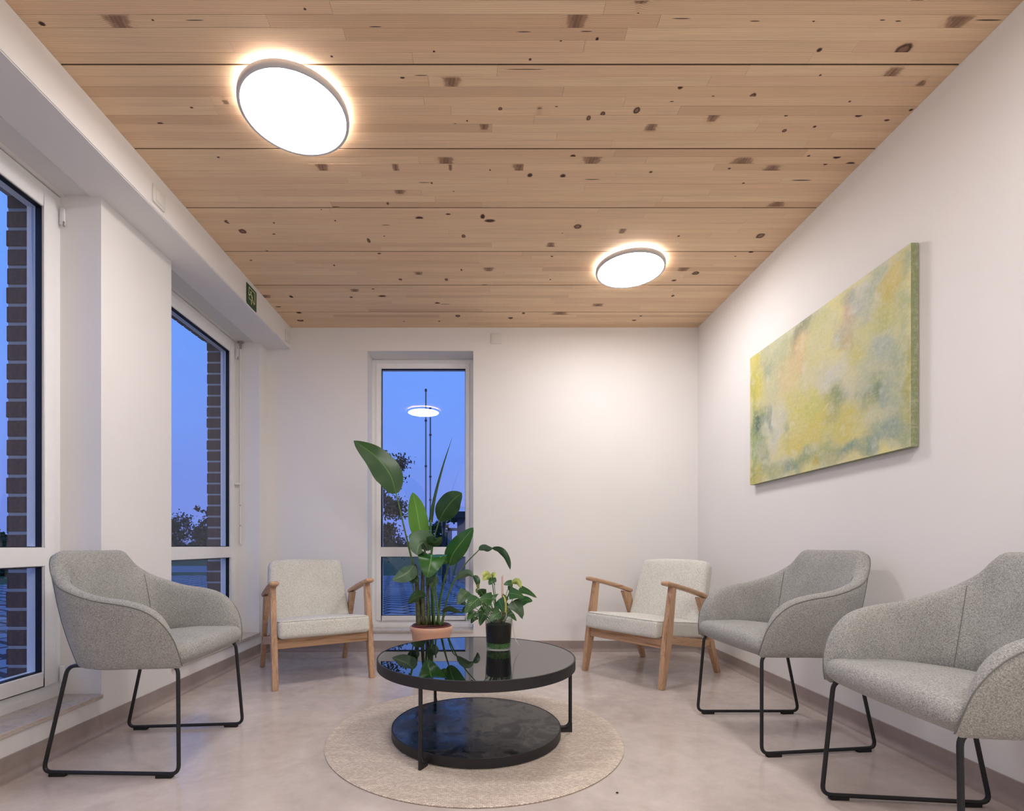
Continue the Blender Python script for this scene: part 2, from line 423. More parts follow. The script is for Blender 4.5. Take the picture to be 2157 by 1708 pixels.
# slot covers of the blinds in the soffit
for i, (a, b) in enumerate((W1, W2)):
    o = bx('trim_%d' % (i+2), (-1.905, -1.79, a+.012, b-.012, ZS-.003, ZS+.001), 'soffit'); tag(o, kind='structure', label='white cover strip of the blind slot above a left window')
# coved vinyl skirting
def cove(name, p0, p1, inward):
    d = Vector(inward); pr = [(0, .085), (.004, .083), (.004, .03)]
    for k in range(1, 7):
        t = k/6*math.pi/2; pr.append((.004+.026*(1-math.cos(t)), .03-.027*math.sin(t)))
    pr += [(.034, .0005), (0, .0005)]
    bm = NB(); A = []; B = []
    for u, z in pr:
        A.append(bm.verts.new(Vector(p0)+d*u+Vector((0, 0, z)))); B.append(bm.verts.new(Vector(p1)+d*u+Vector((0, 0, z))))
    n = len(pr)
    for i in range(n): bm.faces.new((A[i], A[(i+1) % n], B[(i+1) % n], B[i]))
    bm.faces.new(A); bm.faces.new(B[::-1]); bmesh.ops.recalc_face_normals(bm, faces=bm.faces[:])
    o = obj(name, bm, 'cove', None, True, 50); tag(o, kind='structure'); return o
cove('baseboard_back', (XL, YB, 0), (XR, YB, 0), (0, -1, 0))
cove('baseboard_left', (XL, YF, 0), (XL, YB, 0), (1, 0, 0))
cove('baseboard_right', (XR, YF, 0), (XR, YB, 0), (-1, 0, 0))
cove('baseboard_front', (XL, YF, 0), (XR, YF, 0), (0, 1, 0))

# ------------------------------------------------------------------ ceiling of glued pine panels
K = []   # knots: px, py, w, h, type   (0 dark spot, 1 ring, 2 smear, 3 streak)
def add(lst, ox, oy, s):
    for a in lst: K.append((ox+a[0]/s, oy+a[1]/s, a[2]/s, a[3]/s, a[4]))
add([(30, 105, 80, 62, 2), (1830, 115, 95, 55, 2), (1585, 235, 60, 50, 1), (1185, 237, 20, 18, 0), (130, 185, 12, 14, 0), (1650, 3, 60, 26, 2),
     (610, 310, 52, 32, 2), (1525, 355, 66, 48, 2), (525, 415, 20, 14, 0), (868, 457, 24, 26, 1), (318, 524, 26, 26, 1), (157, 541, 20, 20, 1),
     (90, 560, 18, 20, 1), (678, 560, 46, 24, 2), (388, 602, 46, 26, 2), (680, 458, 12, 8, 0), (485, 482, 18, 5, 3), (1020, 620, 18, 14, 1),
     (1163, 601, 13, 9, 0), (1027, 549, 14, 6, 0), (1372, 549, 28, 12, 0), (1505, 571, 22, 8, 0), (1330, 482, 10, 7, 0), (1620, 522, 16, 10, 0),
     (1190, 357, 10, 8, 0), (15, 743, 22, 16, 0), (105, 765, 70, 28, 2), (160, 705, 34, 14, 2), (1134, 741, 12, 8, 0), (1270, 746, 32, 12, 0),
     (1215, 778, 18, 10, 0), (1330, 777, 36, 14, 0), (385, 817, 14, 8, 0), (758, 800, 12, 7, 0), (825, 870, 12, 6, 0), (1100, 856, 90, 5, 3),
     (985, 968, 64, 18, 2), (905, 1120, 32, 22, 1), (250, 1097, 30, 18, 2), (517, 1121, 10, 6, 0), (538, 1280, 44, 15, 2), (598, 1297, 28, 15, 1),
     (495, 1331, 18, 7, 0), (788, 1215, 10, 6, 0), (490, 1404, 12, 8, 0), (135, 1448, 42, 8, 2), (307, 1519, 18, 7, 0), (338, 1500, 10, 4, 0),
     (860, 1197, 20, 5, 0), (1158, 101, 8, 6, 0), (1485, 95, 24, 6, 3), (1560, 100, 26, 6, 3), (530, 88, 80, 5, 3), (880, 100, 44, 5, 3), (1990, 95, 120, 7, 3),
     (1670, 395, 34, 18, 2), (960, 800, 70, 22, 2), (820, 765, 90, 24, 2)], 1200, 0, 2.254)
add([(215, 122, 26, 22, 0), (615, 122, 100, 62, 2), (1000, 104, 90, 5, 3), (785, 103, 10, 8, 0), (1567, 47, 12, 10, 0), (1705, 290, 12, 9, 0),
     (825, 635, 26, 12, 0), (985, 553, 14, 7, 0), (1160, 525, 26, 14, 2), (1122, 808, 12, 7, 0), (1660, 863, 46, 30, 2), (1170, 1140, 26, 15, 1),
     (1247, 1189, 32, 20, 1), (1408, 1145, 8, 6, 0), (1408, 1203, 14, 5, 0), (1288, 1336, 12, 8, 0), (1373, 1290, 10, 6, 0), (1360, 1530, 60, 20, 2),
     (1497, 1525, 14, 12, 0), (1545, 1646, 26, 11, 1), (1537, 1607, 22, 7, 0), (240, 600, 30, 20, 2), (1430, 1575, 24, 6, 0)], 0, 0, 2.44)
add([(1045, 122, 90, 36, 2), (240, 165, 54, 36, 2), (1332, 180, 8, 12, 0), (1520, 166, 66, 34, 2), (1590, 213, 28, 22, 0), (1805, 218, 30, 22, 0),
     (1995, 240, 95, 5, 3), (905, 261, 70, 4, 3), (953, 264, 11, 12, 0), (745, 320, 60, 20, 2), (668, 396, 15, 14, 1), (845, 423, 110, 6, 3),
     (325, 418, 60, 4, 3), (1920, 423, 110, 4, 3), (873, 490, 42, 16, 0), (1060, 465, 26, 9, 0), (1284, 481, 25, 26, 0), (1330, 508, 58, 16, 0),
     (1900, 546, 42, 26, 1), (1160, 608, 22, 18, 1), (545, 638, 18, 26, 1), (645, 608, 8, 6, 0), (1725, 664, 46, 24, 2), (655, 536, 50, 4, 3),
     (327, 508, 10, 8, 0), (237, 436, 8, 5, 0), (580, 708, 12, 10, 0), (613, 721, 20, 7, 0), (1086, 706, 8, 9, 0), (320, 797, 10, 8, 0),
     (1322, 826, 52, 20, 2), (868, 853, 44, 16, 2), (1146, 827, 10, 10, 0), (750, 889, 18, 11, 1), (1048, 890, 18, 14, 1), (1733, 739, 14, 7, 0),
     (1723, 890, 8, 6, 0), (1297, 924, 36, 4, 3), (455, 963, 46, 16, 2), (632, 997, 42, 9, 0), (431, 1005, 16, 8, 0), (990, 1043, 28, 10, 0),
     (1040, 1050, 60, 3, 3), (573, 951, 16, 6, 0), (40, 1000, 12, 12, 3), (1122, 1124, 25, 18, 1), (1465, 1138, 26, 12, 0), (1549, 1108, 16, 10, 1),
     (1785, 1108, 80, 15, 2), (100, 1155, 34, 12, 1), (90, 1105, 26, 5, 0), (1003, 1160, 12, 5, 0), (773, 1161, 8, 4, 0), (2030, 1055, 60, 12, 2),
     (1075, 165, 20, 30, 2), (720, 165, 36, 34, 2), (1800, 590, 8, 5, 0), (1095, 318, 7, 5, 0)], 600, 300, 3.081)
add([(280, 173, 76, 6, 3), (1243, 206, 86, 6, 3), (1648, 203, 70, 5, 3), (1720, 252, 14, 18, 0), (1483, 265, 9, 7, 0), (660, 337, 12, 16, 0),
     (1284, 386, 16, 14, 0), (577, 489, 80, 5, 3), (1250, 450, 230, 4, 3), (455, 505, 26, 10, 0), (775, 543, 90, 56, 2), (1090, 706, 22, 18, 1),
     (1455, 691, 14, 6, 0), (875, 784, 9, 9, 0), (798, 803, 12, 5, 0), (1345, 703, 30, 8, 2), (985, 823, 50, 24, 2), (2005, 8, 90, 22, 2), (1985, 85, 8, 6, 0)], 700, 0, 3.081)
knots = []
for (px, py, w, h, ty) in K:
    d = VY-py
    if d < 462: continue
    Y = F*(ZC-EYE)/d; X = (px-VX)*Y/F
    knots.append((X, Y, 1.2*max(.0035, w*Y/F/2), 1.2*max(.0016, h*Y*Y/(F*(ZC-EYE))/2), ty))
edges = [YB - .271]
while edges[-1] > YF: edges.append(edges[-1]-.3885)
edges = [YB]+edges
ceil = bx('ceiling', (-2.0, XR+.1, YF-.1, YB+.1, ZC+.034, ZC+.16), 'pine'); tag(ceil, kind='structure', label='knotty pine ceiling of glued panels with dark joints')
nlam = 0
for pi_ in range(len(edges)-1):
    y1, y0 = edges[pi_], max(edges[pi_+1], YF)
    if y1-y0 < .05: continue
    pan = bx('ceiling_panel', (XBEAM, XR, y0+.003, y1-(.003 if pi_ else 0), ZC+.008, ZC+.033), 'pine', ceil)
    full = .3885; nrow = 9; rh = full/nrow
    ry = y0+.003; rows = []
    # rows counted from the near edge of the panel
    k = 0
    while ry < y1-.004:
        r2 = min(y0+.003+(k+1)*(full-.006)/nrow, y1-(.003 if pi_ else 0)); rows.append((ry, r2)); ry = r2; k += 1
    vis = y1 > 1.3
    for (ra, rb) in rows:
        xs = [XBEAM]
        if vis:
            x = XBEAM-random.uniform(0, .9)
            while True:
                x += random.uniform(.75, 1.5)
                if x > XR-.12: break
                if x > XBEAM+.12: xs.append(x)
        xs.append(XR)
        for xa, xb in zip(xs, xs[1:]):
            bm = NB(); e_ = .00035
            mine = [q for q in knots if ra < q[1] < rb and xa < q[0] < xb] if vis else []
            cx = {round(xa+e_, 5), round(xb-e_, 5)}; cy = {round(ra+e_, 5), round(rb-e_, 5)}
            for q in mine:
                mult = 1.6 if q[4] != 3 else 1.15
                nx = 12 if q[4] in (1, 2) else 8; ny = 10 if q[4] in (1, 2) else 6
                for i in range(-nx, nx+1):
                    v = q[0]+q[2]*mult*i/nx
                    if xa+.001 < v < xb-.001: cx.add(round(v, 5))
                for i in range(-ny, ny+1):
                    v = q[1]+q[3]*mult*i/ny
                    if ra+.0006 < v < rb-.0006: cy.add(round(v, 5))
            cx = sorted(cx); cy = sorted(cy); z = ZC+random.uniform(-.00025, .00025)
            cl = bm.verts.layers.float_color.new('knot')
            grid = [[bm.verts.new((x, y, z)) for x in cx] for y in cy]
            for j, y in enumerate(cy):
                for i, x in enumerate(cx):
                    kn = ha = dk = 0.0
                    for q in mine:
                        nz_ = mnoise.noise(Vector((x*60, y*90, q[0]*9)))*.22
                        if q[4] == 2:
                            u = abs(x-q[0])/q[2]+nz_+(y-q[1])/q[3]*.22*math.sin(q[0]*40); v = abs(y-q[1])/(q[3]*1.1)
                            s = max(0, min(1, (1.0-max(u, v*.8))*3.5))
                            stripe = .5+.5*math.sin(x*420+y*70)
                            kn = max(kn, s*(.55+.25*stripe*(1-abs(u)*.5))); ha = max(ha, max(0, 1-u/1.6)*.8)
                            if u < .35: dk = max(dk, .28*s)
                        else:
                            d = math.hypot((x-q[0])/q[2], (y-q[1])/q[3])+nz_*(.6 if q[4] != 3 else 0)
                            ha = max(ha, max(0, 1-d/1.6)*(0 if q[4] == 3 else 1))
                            if q[4] == 1:
                                kn = max(kn, max(0, min(1, (1.05-d)*5))*.85); dk = max(dk, max(0, 1-abs(d-.72)*3.2)*.95)
                            elif q[4] == 0:
                                kn = max(kn, max(0, min(1, (1.1-d)*4))); dk = max(dk, max(0, min(1, (.9-d)*3))*.85)
                            else: dk = max(dk, max(0, min(1, (1.0-d)*4))*.9)
                    grid[j][i][cl] = (kn, ha, dk, 1)
            for j in range(len(cy)-1):
                for i in range(len(cx)-1): bm.faces.new((grid[j][i], grid[j+1][i], grid[j+1][i+1], grid[j][i+1]))
            # side walls up to the panel
            def side(vs):
                up = [bm.verts.new((v.co.x, v.co.y, ZC+.008)) for v in vs]
                for i in range(len(vs)-1): bm.faces.new((vs[i], vs[i+1], up[i+1], up[i]))
            side([r[0] for r in grid]); side([r[-1] for r in grid]); side(grid[0]); side(grid[-1])
            bmesh.ops.recalc_face_normals(bm, faces=bm.faces[:])
            o = obj('lamella', bm, 'pine', pan); nlam += 1
            if sum(v.normal.z for v in o.data.polygons) > 0: o.data.flip_normals()
print('lamellas', nlam, 'knots', len(knots))

# ------------------------------------------------------------------ windows
def ring(bm, x0, x1, z0, z1, t, y0, y1, tb=None):
    tb = tb or t
    # four mitred bars
    O = [(x0, z0), (x1, z0), (x1, z1), (x0, z1)]; I = [(x0+t, z0+tb), (x1-t, z0+tb), (x1-t, z1-t), (x0+t, z1-t)]
    V = {}
    for nm, P in (('o', O), ('i', I)):
        for k, (x, z) in enumerate(P):
            V[nm, k, 0] = bm.verts.new((x, y0, z)); V[nm, k, 1] = bm.verts.new((x, y1, z))
    for k in range(4):
        j = (k+1) % 4
        bm.faces.new((V['o', k, 0], V['o', j, 0], V['i', j, 0], V['i', k, 0]))
        bm.faces.new((V['o', k, 1], V['i', k, 1], V['i', j, 1], V['o', j, 1]))
        bm.faces.new((V['o', k, 0], V['o', k, 1], V['o', j, 1], V['o', j, 0]))
        bm.faces.new((V['i', k, 0], V['i', j, 0], V['i', j, 1], V['i', k, 1]))
    bmesh.ops.recalc_face_normals(bm, faces=bm.faces[:])
    return bm
def window(idx, loc, rz, w, z0, z1, gx0, gx1, gz0, gz1, tz0, tz1, sill_d, sill_z, hinge=None, over=0.012):
    r = empty('window_%d' % idx, loc, rz, kind='structure')
    # outer frame, sash
    obj('frame', ring(NB(), 0, w, z0, z1, .04, .006, .078), 'pvc', r)
    sl, sr_, st, sbm = .034, w-.034, z1-.034, z0+.034
    bm = NB()
    # sash as four bars meeting the glass
    O = (sl, sr_, sbm, st)
    box(bm, sl, gx0, -.006, .07, sbm, st); box(bm, gx1, sr_, -.006, .07, sbm, st)
    box(bm, gx0, gx1, -.006, .07, gz1, st); box(bm, gx0, gx1, -.006, .07, sbm, gz0)
    bmesh.ops.remove_doubles(bm, verts=bm.verts[:], dist=1e-5)
    bmesh.ops.bevel(bm, geom=[e for e in bm.edges if all(v.co.y < -.005 for v in e.verts)], offset=.003, segments=1, affect='EDGES')
    obj('sash', bm, 'pvc', r)
    bx('transom', (gx0-.012, gx1+.012, -.007, .07, tz0, tz1), 'pvc', r, .003, 1)
    for a, b in ((gz0, tz0), (tz1, gz1)):
        bm = ring(NB(), gx0, gx1, a, b, .004, .004, .029)
        obj('gasket', bm, 'gasket', r)
        p = bx('pane', (gx0+.002, gx1-.002, .03, .034, a+.002, b-.002), 'glass', r)
    bm = NB()
    sw = .0
    box(bm, 0, w, -.0-sill_d-over, .0, sill_z-.02, sill_z)
    bmesh.ops.bevel(bm, geom=bm.edges[:], offset=.002, segments=1, affect='EDGES')
    obj('sill', bm, 'sill', r)
    bx('sill_profile', (.01, w-.01, -.010, .03, sill_z, z0+.001), 'pvc', r)
    return r
DL = .183
for i, (a, b) in enumerate((W1, W2)):
    w = b-a
    r = window(i+1, (XL-DL, a, 0), math.pi/2, w, .205, 2.458, .095, w-.097, .303, 2.354, .768, .852, DL, .178)
    # beads outside the panes, blue sky light painted into their colour
    for x in (.088, w-.0965): bx('outer_bead', (x, x+.0085, .040, .052, .3, 2.356), 'alu', r, .002, 1)
    for z in (.235, 2.33):
        h = bx('hinge', (w-.012, w-.001, -.022, -.0, z, z+.075), 'pvc', r, .003, 2)
        bm = tube(NB(), [(w-.012, -.022, z-.01), (w-.012, -.022, z+.012)], .004, 8); obj('hinge_pin', bm, 'steel', h)
window(3, (WBX0, YB+.178, 0), 0, WBX1-WBX0, .19, 2.446, .079, .795, .262, 2.366, .765, .848, .178, .170)

# exterior brick leaf with separate bricks at the reveals
core = NB()
for a, b in ((YF, W1[0]+.05), (2.224, 2.85), (3.849, YB+.25)): box(core, -2.119, -2.004, a, b, -.12, 2.9)
for a, b in ((W1[0]+.05, 2.224), (2.85, 3.849)):
    box(core, -2.119, -2.004, a, b, 2.424, 2.9); box(core, -2.119, -2.004, a, b, -.12, .15)
we = obj('wall_exterior', core, 'mortar'); tag(we, kind='structure', label='dark brick outer leaf seen beside the left windows')
CH = .0852
bmb = NB(); box(bmb, -.0595, .0595, -.05, .05, 0, CH-.014)
bmesh.ops.bevel(bmb, geom=bmb.edges[:], offset=.003, segments=1, affect='EDGES')
brick0 = obj('brick', bmb, 'brick', we); first = True
def place(o0, loc, rot=(0, 0, 0)):
    global first
    if first: o = o0; first = False
    else: o = o0.copy(); COL.objects.link(o); o.parent = we
    o.location = loc; o.rotation_euler = rot; return o
for yr in (2.220, 3.845):
    z = -.10; k = 0
    while z < 2.42-CH*.5:
        place(brick0, (-2.064+random.uniform(-.004, .003), yr+.05+random.uniform(-.0015, .001), z)); z += CH
for a, b in ((1.25, 2.19), (2.9, 3.82)):
    y = b-.035
    while y > a:
        place(brick0, (-2.064, y, 2.420+.05), (math.pi/2, 0, 0)); y -= CH

# ------------------------------------------------------------------ lamps
def lamp(x, y, label, parts=True):
    r = empty('ceiling_light', (x, y, ZC), 0, label, 'light', 'round flush ceiling lights')
    R = .213; z = -.036
    obj('ring', lathe(NB(), [(R-.012, z-.002), (R-.004, z-.003), (R, z), (R+.001, z+.010), (R, -.014), (R-.010, -.012), (R-.014, -.016), (R-.012, z-.002)], 96), 'trimgrey', r, True, 50)
    obj('diffuser', lathe(NB(), [(0, z-.0035), (R*.5, z-.0035), (R-.014, z-.001)], 96), 'lamp', r, True)
    obj('housing', lathe(NB(), [(0, -.012), (R-.03, -.012), (R-.014, -.014)], 64), 'plastic', r, True)
    obj('glow_ring', lathe(NB(), [(R-.05, -.002), (R-.012, -.011)], 96), 'halo', r, True)
    obj('ceiling_mount', lathe(NB(), [(0, 0), (R-.05, 0), (R-.05, -.012), (0, -.012)], 64), 'plastic', r, True, 40)
    return r
lamp(-.753, 2.008, 'round lit ceiling light near the left windows, larger in view')
lamp(.947, 3.146, 'round lit ceiling light near the back right corner, smaller in view')
lamp(.947, .80, 'round ceiling light above the near right chairs, out of view')
lamp(.947, -.45, 'round ceiling light in the far corner behind the viewer, out of view')
lamp(.10, -1.05, 'round ceiling light behind the viewer, out of view')

# ------------------------------------------------------------------ switch plates, sign, crank
def plate(loc, rz, label):
    r = empty('wall_plate', loc, rz, label, 'wall plate')
    bx('plate_frame', (-.043, .043, -.009, 0, -.042, .042), 'plastic', r, .003, 2)
    bx('blank_cover', (-.029, .029, -.0125, -.008, -.029, .029), 'plastic', r, .002, 2)
plate((.125, YB, 2.546), 0, 'square white wall plate high on the back wall')
plate((XBEAM, 2.386, 2.53), math.pi/2, 'square white wall plate on the left beam, nearest')
plate((XBEAM, 3.973, 2.53), math.pi/2, 'square white wall plate at the far end of the left beam')
sg = empty('exit_sign', (XBEAM, 3.282, 2.468), math.pi/2, 'green exit sign with running figure on the left beam', 'sign')
# sign face looks towards +X: local x runs along +Y, local -y towards the room
prism(bm := NB(), [(0, .012), (.006, .003), (.014, 0), (.142, 0), (.142, .136), (0, .136)], 'y', -.004, 0)
obj('sign_panel', bm, 'green', sg)
bm = NB()
def stroke(bm, pts, w):
    for (x0, z0), (x1, z1) in zip(pts, pts[1:]):
        d = Vector((x1-x0, z1-z0)); d.normalize(); n = Vector((-d.y, d.x))*w/2; e2 = d*w*.3
        prism(bm, [(x0-n.x-e2.x, z0-n.y-e2.y), (x1-n.x+e2.x, z1-n.y+e2.y), (x1+n.x+e2.x, z1+n.y+e2.y), (x0+n.x-e2.x, z0+n.y-e2.y)], 'y', -.0052, -.0035)
stroke(bm, [(.030, .062), (.030, .118), (.116, .118), (.116, .044), (.086, .044)], .0045)
stroke(bm, [(.030, .052), (.030, .044), (.058, .044)], .0045)
obj('door_symbol', bm, 'cream', sg)
bm = NB()
prism(bm, [(.058+.0075*math.cos(t), .096+.0075*math.sin(t)) for t in [k*math.pi/6 for k in range(12)]], 'y', -.0058, -.004)
stroke(bm, [(.026, .074), (.040, .068), (.054, .084), (.074, .082), (.084, .070)], .006)
stroke(bm, [(.066, .082), (.072, .066), (.078, .058)], .012)
stroke(bm, [(.078, .058), (.066, .044), (.068, .022)], .0075)
stroke(bm, [(.078, .060), (.096, .046), (.104, .036)], .0075)
obj('running_figure', bm, 'cream', sg)
cr = empty('blind_crank', (-1.884, 3.886, 0), 0, 'white blind crank rod hanging in the far left window reveal', 'crank rod')
bx('ceiling_bracket', (-.022, .022, -.012, .012, 2.447, 2.4625), 'steel', cr, .002, 1)
obj('joint', tube(NB(), [(0, 0, 2.450), (0, 0, 2.432), (.002, 0, 2.415), (0, 0, 2.398)], [.007, .010, .007, .008], 10), 'steel', cr, True, 40)
obj('rod', tube(NB(), [(0, 0, 2.405), (0, 0, 1.18)], .0055, 10), 'plastic', cr, True, 40)
obj('handle_arm', tube(NB(), [(0, 0, 1.17), (0, 0, 1.02)], .0065, 10), 'plastic', cr, True, 40)
obj('grip', tube(NB(), [(0, 0, 1.01), (.001, 0, .875)], .0075, 10), 'plastic', cr, True, 40)
obj('pivot', tube(NB(), [(0, 0, 1.185), (0, 0, 1.165)], .0045, 8), 'steel', cr, True, 40)
obj('pivot', tube(NB(), [(0, 0, 1.025), (0, 0, 1.005)], .0045, 8), 'steel', cr, True, 40)
bx('rod_clip', (-.046, .008, -.008, .008, 1.335, 1.352), 'plastic', cr, .002, 1)

# ------------------------------------------------------------------ painting
PX0 = 1.735
pn = empty('painting', (XR, 0, 0), 0, 'unframed abstract canvas in yellow, green and grey on the right wall', 'painting')
C = {'nr_t': (2.002, 2.082), 'nr_b': (2.002, 1.260), 'fr_t': (3.198, 2.066), 'fr_b': (3.198, 1.249)}
def canv(px, py):
    Y = F*PX0/(px-VX); z = EYE-(py-VY)*Y/F; return Y, z
BL = []
def blob(a, b, ra, rb, ang, col, s=1.0):
    col = tuple(x*.93 for x in col)
    px, py = 1540+a/2.946, 480+b/2.946
    Y, z = canv(px, py); Y2, _ = canv(px+ra/2.946, py); rz_ = rb/2.946*Y/F
    BL.append((Y, z, abs(Y2-Y)+.004, rz_+.004, math.radians(ang), lin(col), s))
YL = (224, 206, 60); PA = (222, 214, 150); GG = (156, 168, 138); GR = (186, 190, 166); PE = (228, 190, 134); DG = (104, 132, 112); WH = (218, 218, 206); GY = (182, 188, 174)
for b_ in ((165, 960, 45, 190, 0, (222, 206, 60), 1), (175, 1300, 40, 60, 0, (150, 170, 110), .8), (150, 1540, 40, 80, 0, (206, 190, 50), .9), (140, 1330, 14, 300, 0, (158, 178, 110), .8),
           (250, 830, 70, 130, 20, GR, .8), (330, 760, 90, 60, 30, (190, 196, 150), .8), (410, 690, 26, 130, -30, DG, .85), (450, 610, 30, 60, -30, DG, .8), (300, 930, 14, 80, -15, DG, .6), (220, 900, 14, 60, -10, GG, .7),
           (420, 800, 60, 160, -20, PE, .8), (340, 930, 70, 120, 0, (226, 204, 150), .8), (540, 780, 90, 160, 0, PA, .8), (540, 570, 60, 70, 0, (206, 206, 120), .7),
           (440, 1020, 80, 80, 0, (224, 218, 178), .8), (250, 1010, 60, 90, 0, (210, 206, 160), .7), (600, 950, 110, 90, 0, WH, .8), (680, 1000, 70, 50, 0, (228, 220, 190), .7),
           (730, 540, 45, 110, 5, (222, 180, 120), .9), (725, 700, 40, 50, -20, (208, 176, 100), .8), (800, 400, 90, 70, -20, (196, 198, 190), .9), (820, 360, 50, 30, 0, WH, .9), (720, 430, 60, 40, 0, GG, .7),
           (820, 520, 60, 140, 0, GY, .8), (690, 640, 60, 80, 0, GY, .6), (990, 380, 70, 140, -15, (206, 184, 70), .95), (1030, 280, 50, 60, -20, (216, 200, 110), .8), (960, 560, 110, 90, 0, (190, 192, 110), .8), (1080, 500, 36, 120, 0, (176, 186, 130), .7),
           (1080, 220, 40, 90, 0, (168, 180, 140), .8), (900, 330, 40, 110, -20, (170, 182, 150), .7), (930, 780, 120, 110, 0, (174, 186, 172), .8), (1040, 820, 60, 120, 0, (166, 180, 150), .7), (1100, 950, 30, 200, 0, (180, 176, 80), .8),
           (780, 800, 60, 80, 0, (214, 206, 120), .8), (800, 690, 40, 60, 0, (214, 208, 120), .6), (870, 880, 80, 60, 0, (204, 206, 170), .7),
           (640, 1080, 80, 80, -20, (134, 152, 130), .95), (665, 1065, 34, 40, 0, (122, 144, 92), .9), (600, 1150, 50, 60, 0, (140, 158, 148), .8), (590, 1210, 14, 40, 0, DG, .6), (720, 1050, 40, 50, 0, WH, .5),
           (880, 1030, 90, 90, 0, (138, 158, 136), .9), (915, 1000, 20, 90, 0, (112, 138, 90), .6), (1000, 1080, 70, 120, 0, (160, 178, 168), .8), (1060, 1180, 60, 100, 0, (176, 178, 110), .7),
           (470, 1180, 130, 150, 0, (222, 210, 100), .9), (700, 1230, 140, 110, 0, (220, 208, 110), .9), (500, 1100, 70, 60, 0, (214, 212, 120), .7), (380, 1060, 50, 60, 0, (216, 206, 120), .6),
           (170, 1210, 34, 60, -30, (70, 106, 92), .95), (215, 1170, 30, 30, -30, (130, 150, 120), .8), (260, 1260, 50, 110, 0, WH, .8), (250, 1190, 12, 80, 10, DG, .5), (340, 1290, 12, 60, 5, GG, .7), (400, 1270, 40, 60, 0, (222, 212, 150), .6),
           (200, 1420, 30, 90, 0, GG, .8), (320, 1440, 130, 34, -4, (224, 222, 190), .95), (430, 1330, 120, 60, 0, (222, 208, 110), .8), (250, 1500, 60, 50, 0, (170, 180, 130), .7), (370, 1490, 60, 40, 0, (140, 162, 150), .9), (450, 1440, 70, 40, 0, (156, 170, 120), .8),
           (515, 1450, 16, 22, 0, (216, 184, 40), .95), (600, 1380, 90, 60, 0, (180, 188, 130), .8), (740, 1360, 90, 40, 0, (140, 164, 146), .9), (850, 1340, 70, 40, 0, (136, 160, 140), .9), (900, 1180, 110, 50, 0, (212, 212, 180), .8), (960, 1260, 110, 60, 0, (156, 174, 160), .9),
           (1000, 1350, 60, 24, 0, (200, 208, 184), .8), (1100, 1310, 50, 80, 0, (168, 180, 140), .8), (680, 1420, 80, 24, 0, (186, 180, 130), .7)): blob(*b_)
def canvas_mat():
    m = M('oil_paint_canvas'); a = m.n('ShaderNodeAttribute'); a.attribute_name = 'paint'; v = m.coord('Object')
    n1 = m.noise(v, 55, 5, .7, .4); sp = m.noise(m.coord('Object', (1, 1, 1)), 240, 3, .7)
    st = m.noise(m.coord('Object', (1, 9, 26), (.5, 0, 0)), 1.6, 6, .75, 1.2)
    c = m.mix(m.math('MULTIPLY', m.ramp(n1, [(.45, (0, 0, 0)), (.7, (255, 255, 255))]), .3), a.outputs['Color'], c4(222, 220, 200))
    c = m.mix(m.math('MULTIPLY', m.ramp(st, [(.5, (0, 0, 0)), (.68, (255, 255, 255))]), .26), c, c4(146, 164, 144))
    c = m.mix(m.math('MULTIPLY', m.ramp(st, [(.30, (255, 255, 255)), (.42, (0, 0, 0))]), .28), c, c4(232, 226, 196))
    c = m.mix(m.math('MULTIPLY', m.ramp(sp, [(.55, (0, 0, 0)), (.75, (255, 255, 255))]), .18), c, c4(120, 136, 110))
    m.color(c); m.rough(.55); m.bump(m.math('MULTIPLY_ADD', sp, .4, n1), .55, .003); return m.m
MT['canvas'] = canvas_mat()
NU, NV = 230, 170
bm = NB(); cl = bm.verts.layers.float_color.new('paint'); rows = []
for j in range(NV+1):
    row = []
    for i in range(NU+1):
        u = i/NU; v = j/NV; Y = 2.002+(3.198-2.002)*u
        zb = 1.260+(1.249-1.260)*u; zt = 2.082+(2.066-2.082)*u; z = zb+(zt-zb)*v
        P3 = Vector((Y*3.2, z*3.2, .3)); n0 = mnoise.fractal(P3*1.4, 1.0, 2.0, 5); n2 = mnoise.fractal(P3*3.1+Vector((7, 3, 1)), .8, 2.0, 6)
        c = Vector(lin((200, 200, 172))).lerp(Vector(lin((222, 212, 138))), max(0, min(1, .5+n0*.9)))
        w1 = mnoise.fractal(Vector((Y*9, z*9, 2)), .9, 2, 4)*.045; w2 = mnoise.fractal(Vector((Y*9, z*9, 9)), .9, 2, 4)*.045
        for (by, bz, ry, rz2, an, col, s) in BL:
            dy = Y+w1-by; dz = z+w2-bz
            if abs(dy) > 3*max(ry, rz2) or abs(dz) > 3*max(ry, rz2): continue
            ca, sa = math.cos(an), math.sin(an); p = (dy*ca-dz*sa)/ry; q = (dy*sa+dz*ca)/rz2
            g = min(1, math.exp(-(p*p+q*q)**1.3*.75)*1.15)*s*(1+n2*.6)
            c = c.lerp(Vector(col), max(0, min(1, g)))
        c = c.lerp(Vector(lin((224, 222, 206))), max(0, min(.45, (n2-.3)*.8)))
        vtx = bm.verts.new((PX0-XR, Y, z)); vtx[cl] = (*c, 1); row.append(vtx)
    rows.append(row)
for j in range(NV):
    for i in range(NU): bm.faces.new((rows[j][i], rows[j][i+1], rows[j+1][i+1], rows[j+1][i]))
side_c = (*lin((134, 142, 100)), 1)
def edge_strip(vs):
    up = []
    top = []
    for v in vs:
        a = bm.verts.new(v.co); a[cl] = side_c; b = bm.verts.new((-.004, v.co.y, v.co.z)); b[cl] = side_c; up.append(b); top.append(a)
    for i in range(len(vs)-1): bm.faces.new((top[i], top[i+1], up[i+1], up[i]))
edge_strip(rows[0]); edge_strip(rows[-1]); edge_strip([r[0] for r in rows]); edge_strip([r[-1] for r in rows])
bmesh.ops.recalc_face_normals(bm, faces=bm.faces[:])
o = obj('canvas', bm, 'canvas', pn)
